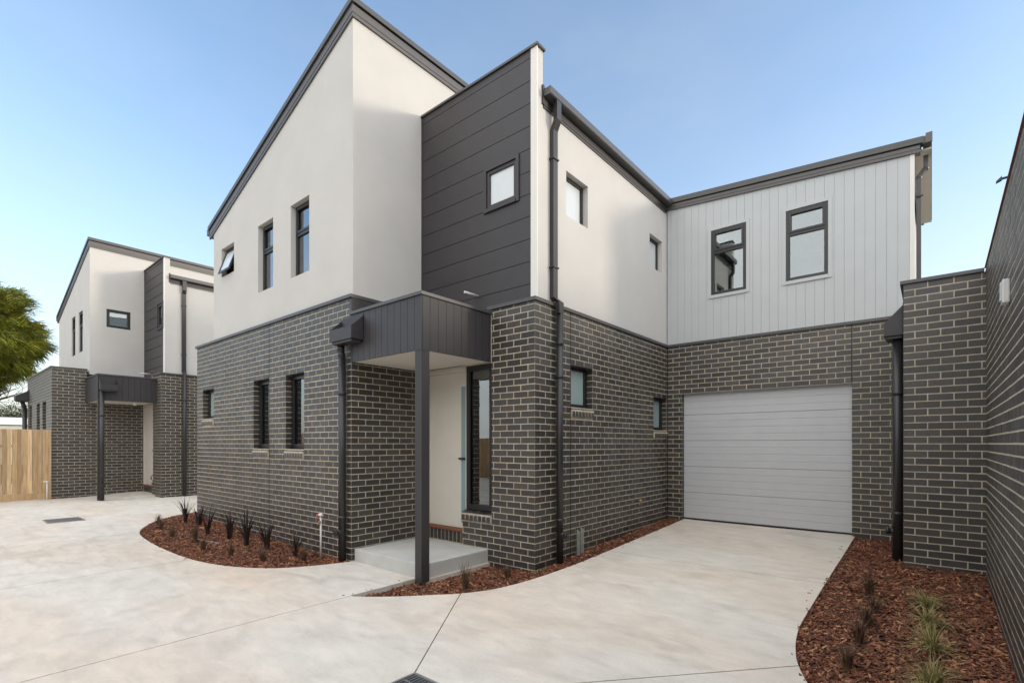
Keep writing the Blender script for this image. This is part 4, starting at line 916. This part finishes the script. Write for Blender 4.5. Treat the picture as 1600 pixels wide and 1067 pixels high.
# ------------------------------------------------------------------ trees
def limb(mb, p, d, l, r, depth, tips, bend=.3):
    p = Vector(p); d = Vector(d).normalized(); seg = 4
    for i in range(seg):
        q = p+d*l/seg; r2 = r*(1-.18); mb.tube(p, q, r, r2, n=7, caps=False); p = q; r = r2
        d = (d+Vector((random.gauss(0, .1), random.gauss(0, .1), random.gauss(0.02, .08)))*bend*2).normalized()
        if depth and i >= 1:
            for _ in range(random.choice((1, 2))):
                a = Vector((random.gauss(0, 1), random.gauss(0, 1), random.gauss(.2, .5))).normalized()
                limb(mb, p, (d*.6+a*.8), l*.62, r*.62, depth-1, tips, bend)
    tips.append((p, d))
def tree(loc, h, rad, label, cat, group, leafmat, kind, n, seed, cz=None, rv=None):
    random.seed(seed); x, y = loc; T = empty('tree', (x, y, 0), label, cat, group)
    m = MB(); tips = []; m.tube((x, y, -.2), (x, y, h*.35), .035*h*.5, .026*h*.5, n=9, caps=False)
    for k in range(6):
        a = math.tau*k/6+random.random(); limb(m, (x, y, h*(.25+.1*random.random())), (math.cos(a), math.sin(a), .8+.4*random.random()), h*(.36 if kind == 'gum' else .2), .011*h, 2, tips)
    build(m, 'trunk', 'bark', T, smooth=True)
    cr = MB(); C0 = Vector((x, y, cz or h*.62)); rv = rv or h*.38; cl = []
    for _ in range(n):
        while True:
            v = Vector((random.uniform(-1, 1), random.uniform(-1, 1), random.uniform(-1, 1)))
            if .35 < v.length < 1: break
        v.normalize(); k = random.uniform(.55, 1)**.6
        rr = 1+(.22 if kind == 'needle' else .22)*noise.noise(v*(3.4 if kind == 'needle' else 2.3)+Vector((seed, 0, 0)))*2
        cl.append(C0+Vector((v.x*rad, v.y*rad, v.z*rv))*k*rr)
    if kind == 'gum': cl = [t[0] for t in tips for _ in range(3)] + cl[:n//3]
    for c in cl:
        rr_ = random.random()
        if kind == 'needle':
            o = (c-C0).normalized(); o = (o+Vector((0, 0, -.25))+Vector([random.gauss(0, .35) for _ in range(3)])).normalized()
            for _ in range(30):
                d = (o+Vector([random.gauss(0, .38) for _ in range(3)])).normalized(); l = random.uniform(.22, .5); s = d.orthogonal().normalized()*.011
                p = c+Vector([random.gauss(0, .10) for _ in range(3)]); q = p+d*l*.6+Vector((0, 0, -.02)); e = p+d*l+Vector((0, 0, -.08))
                i = len(cr.v); cr.v += [tuple(p-s), tuple(p+s), tuple(q+s), tuple(q-s), tuple(e)]; cr.f += [(i, i+1, i+2, i+3), (i+3, i+2, i+4)]; cr.r += [rr_, rr_]
        else:
            for _ in range(26):
                p = c+Vector([random.gauss(0, .30) for _ in range(3)]); u = Vector([random.gauss(0, 1) for _ in range(3)]).normalized(); w = u.orthogonal().normalized()
                s = random.uniform(.05, .11); i = len(cr.v); cr.v += [tuple(p-u*s), tuple(p+w*s*.35), tuple(p+u*s), tuple(p-w*s*.35)]; cr.f.append((i, i+1, i+2, i+3)); cr.r.append((rr_+random.random()*.3) % 1)
    build(cr, 'crown', leafmat, T, rnd=True)
tree((-33.2, 1.25), 9.5, 2.55, 'dense yellow green needle tree overhanging from behind the pine fence', 'tree', 'trees round the site', 'leaf', 'needle', 3000, 3, 6.6, 2.55)
tree((-63.7, 5.6), 5.6, 2.3, 'small distant gum tree with open crown beyond the fence', 'tree', 'trees round the site', 'gum', 'gum', 130, 5, 4.3, .9)
tree((-9.5, -11), 7.5, 3.0, 'bushy green gum behind the driveway fence, mirrored in the tall lower windows', 'tree', 'trees round the site', 'gum', 'gum', 420, 8)
tree((-15.5, -12), 11, 3.6, 'tall green gum behind the driveway fence, mirrored in the upper windows', 'tree', 'trees round the site', 'gum', 'gum', 520, 11)
tree((-3.5, -12.5), 6.5, 2.6, 'low round gum behind the driveway fence, mirrored in the sidelight', 'tree', 'trees round the site', 'gum', 'gum', 320, 12)
# distant neighbour roofs beyond the fence
nb = empty('distant_house', (-57, 3, 0), 'distant low house with white roof showing above the fence', 'house')
bx('wall', 'roofwhite', nb, -61, -54, -1.5, 8.3, 0, 3.1)
m = MB(); m.hexa([(-61.4, -1.9, 3.1), (-53.6, -1.9, 3.1), (-53.6, 8.8, 3.1), (-61.4, 8.8, 3.1), (-58.5, -1.5, 3.75), (-56.5, -1.5, 3.75), (-56.5, 8.4, 3.75), (-58.5, 8.4, 3.75)]); build(m, 'roof', 'roofwhite', nb)
bx('window', 'frame', nb, -53.99, -53.95, 2, 3.6, 1.0, 2.0)
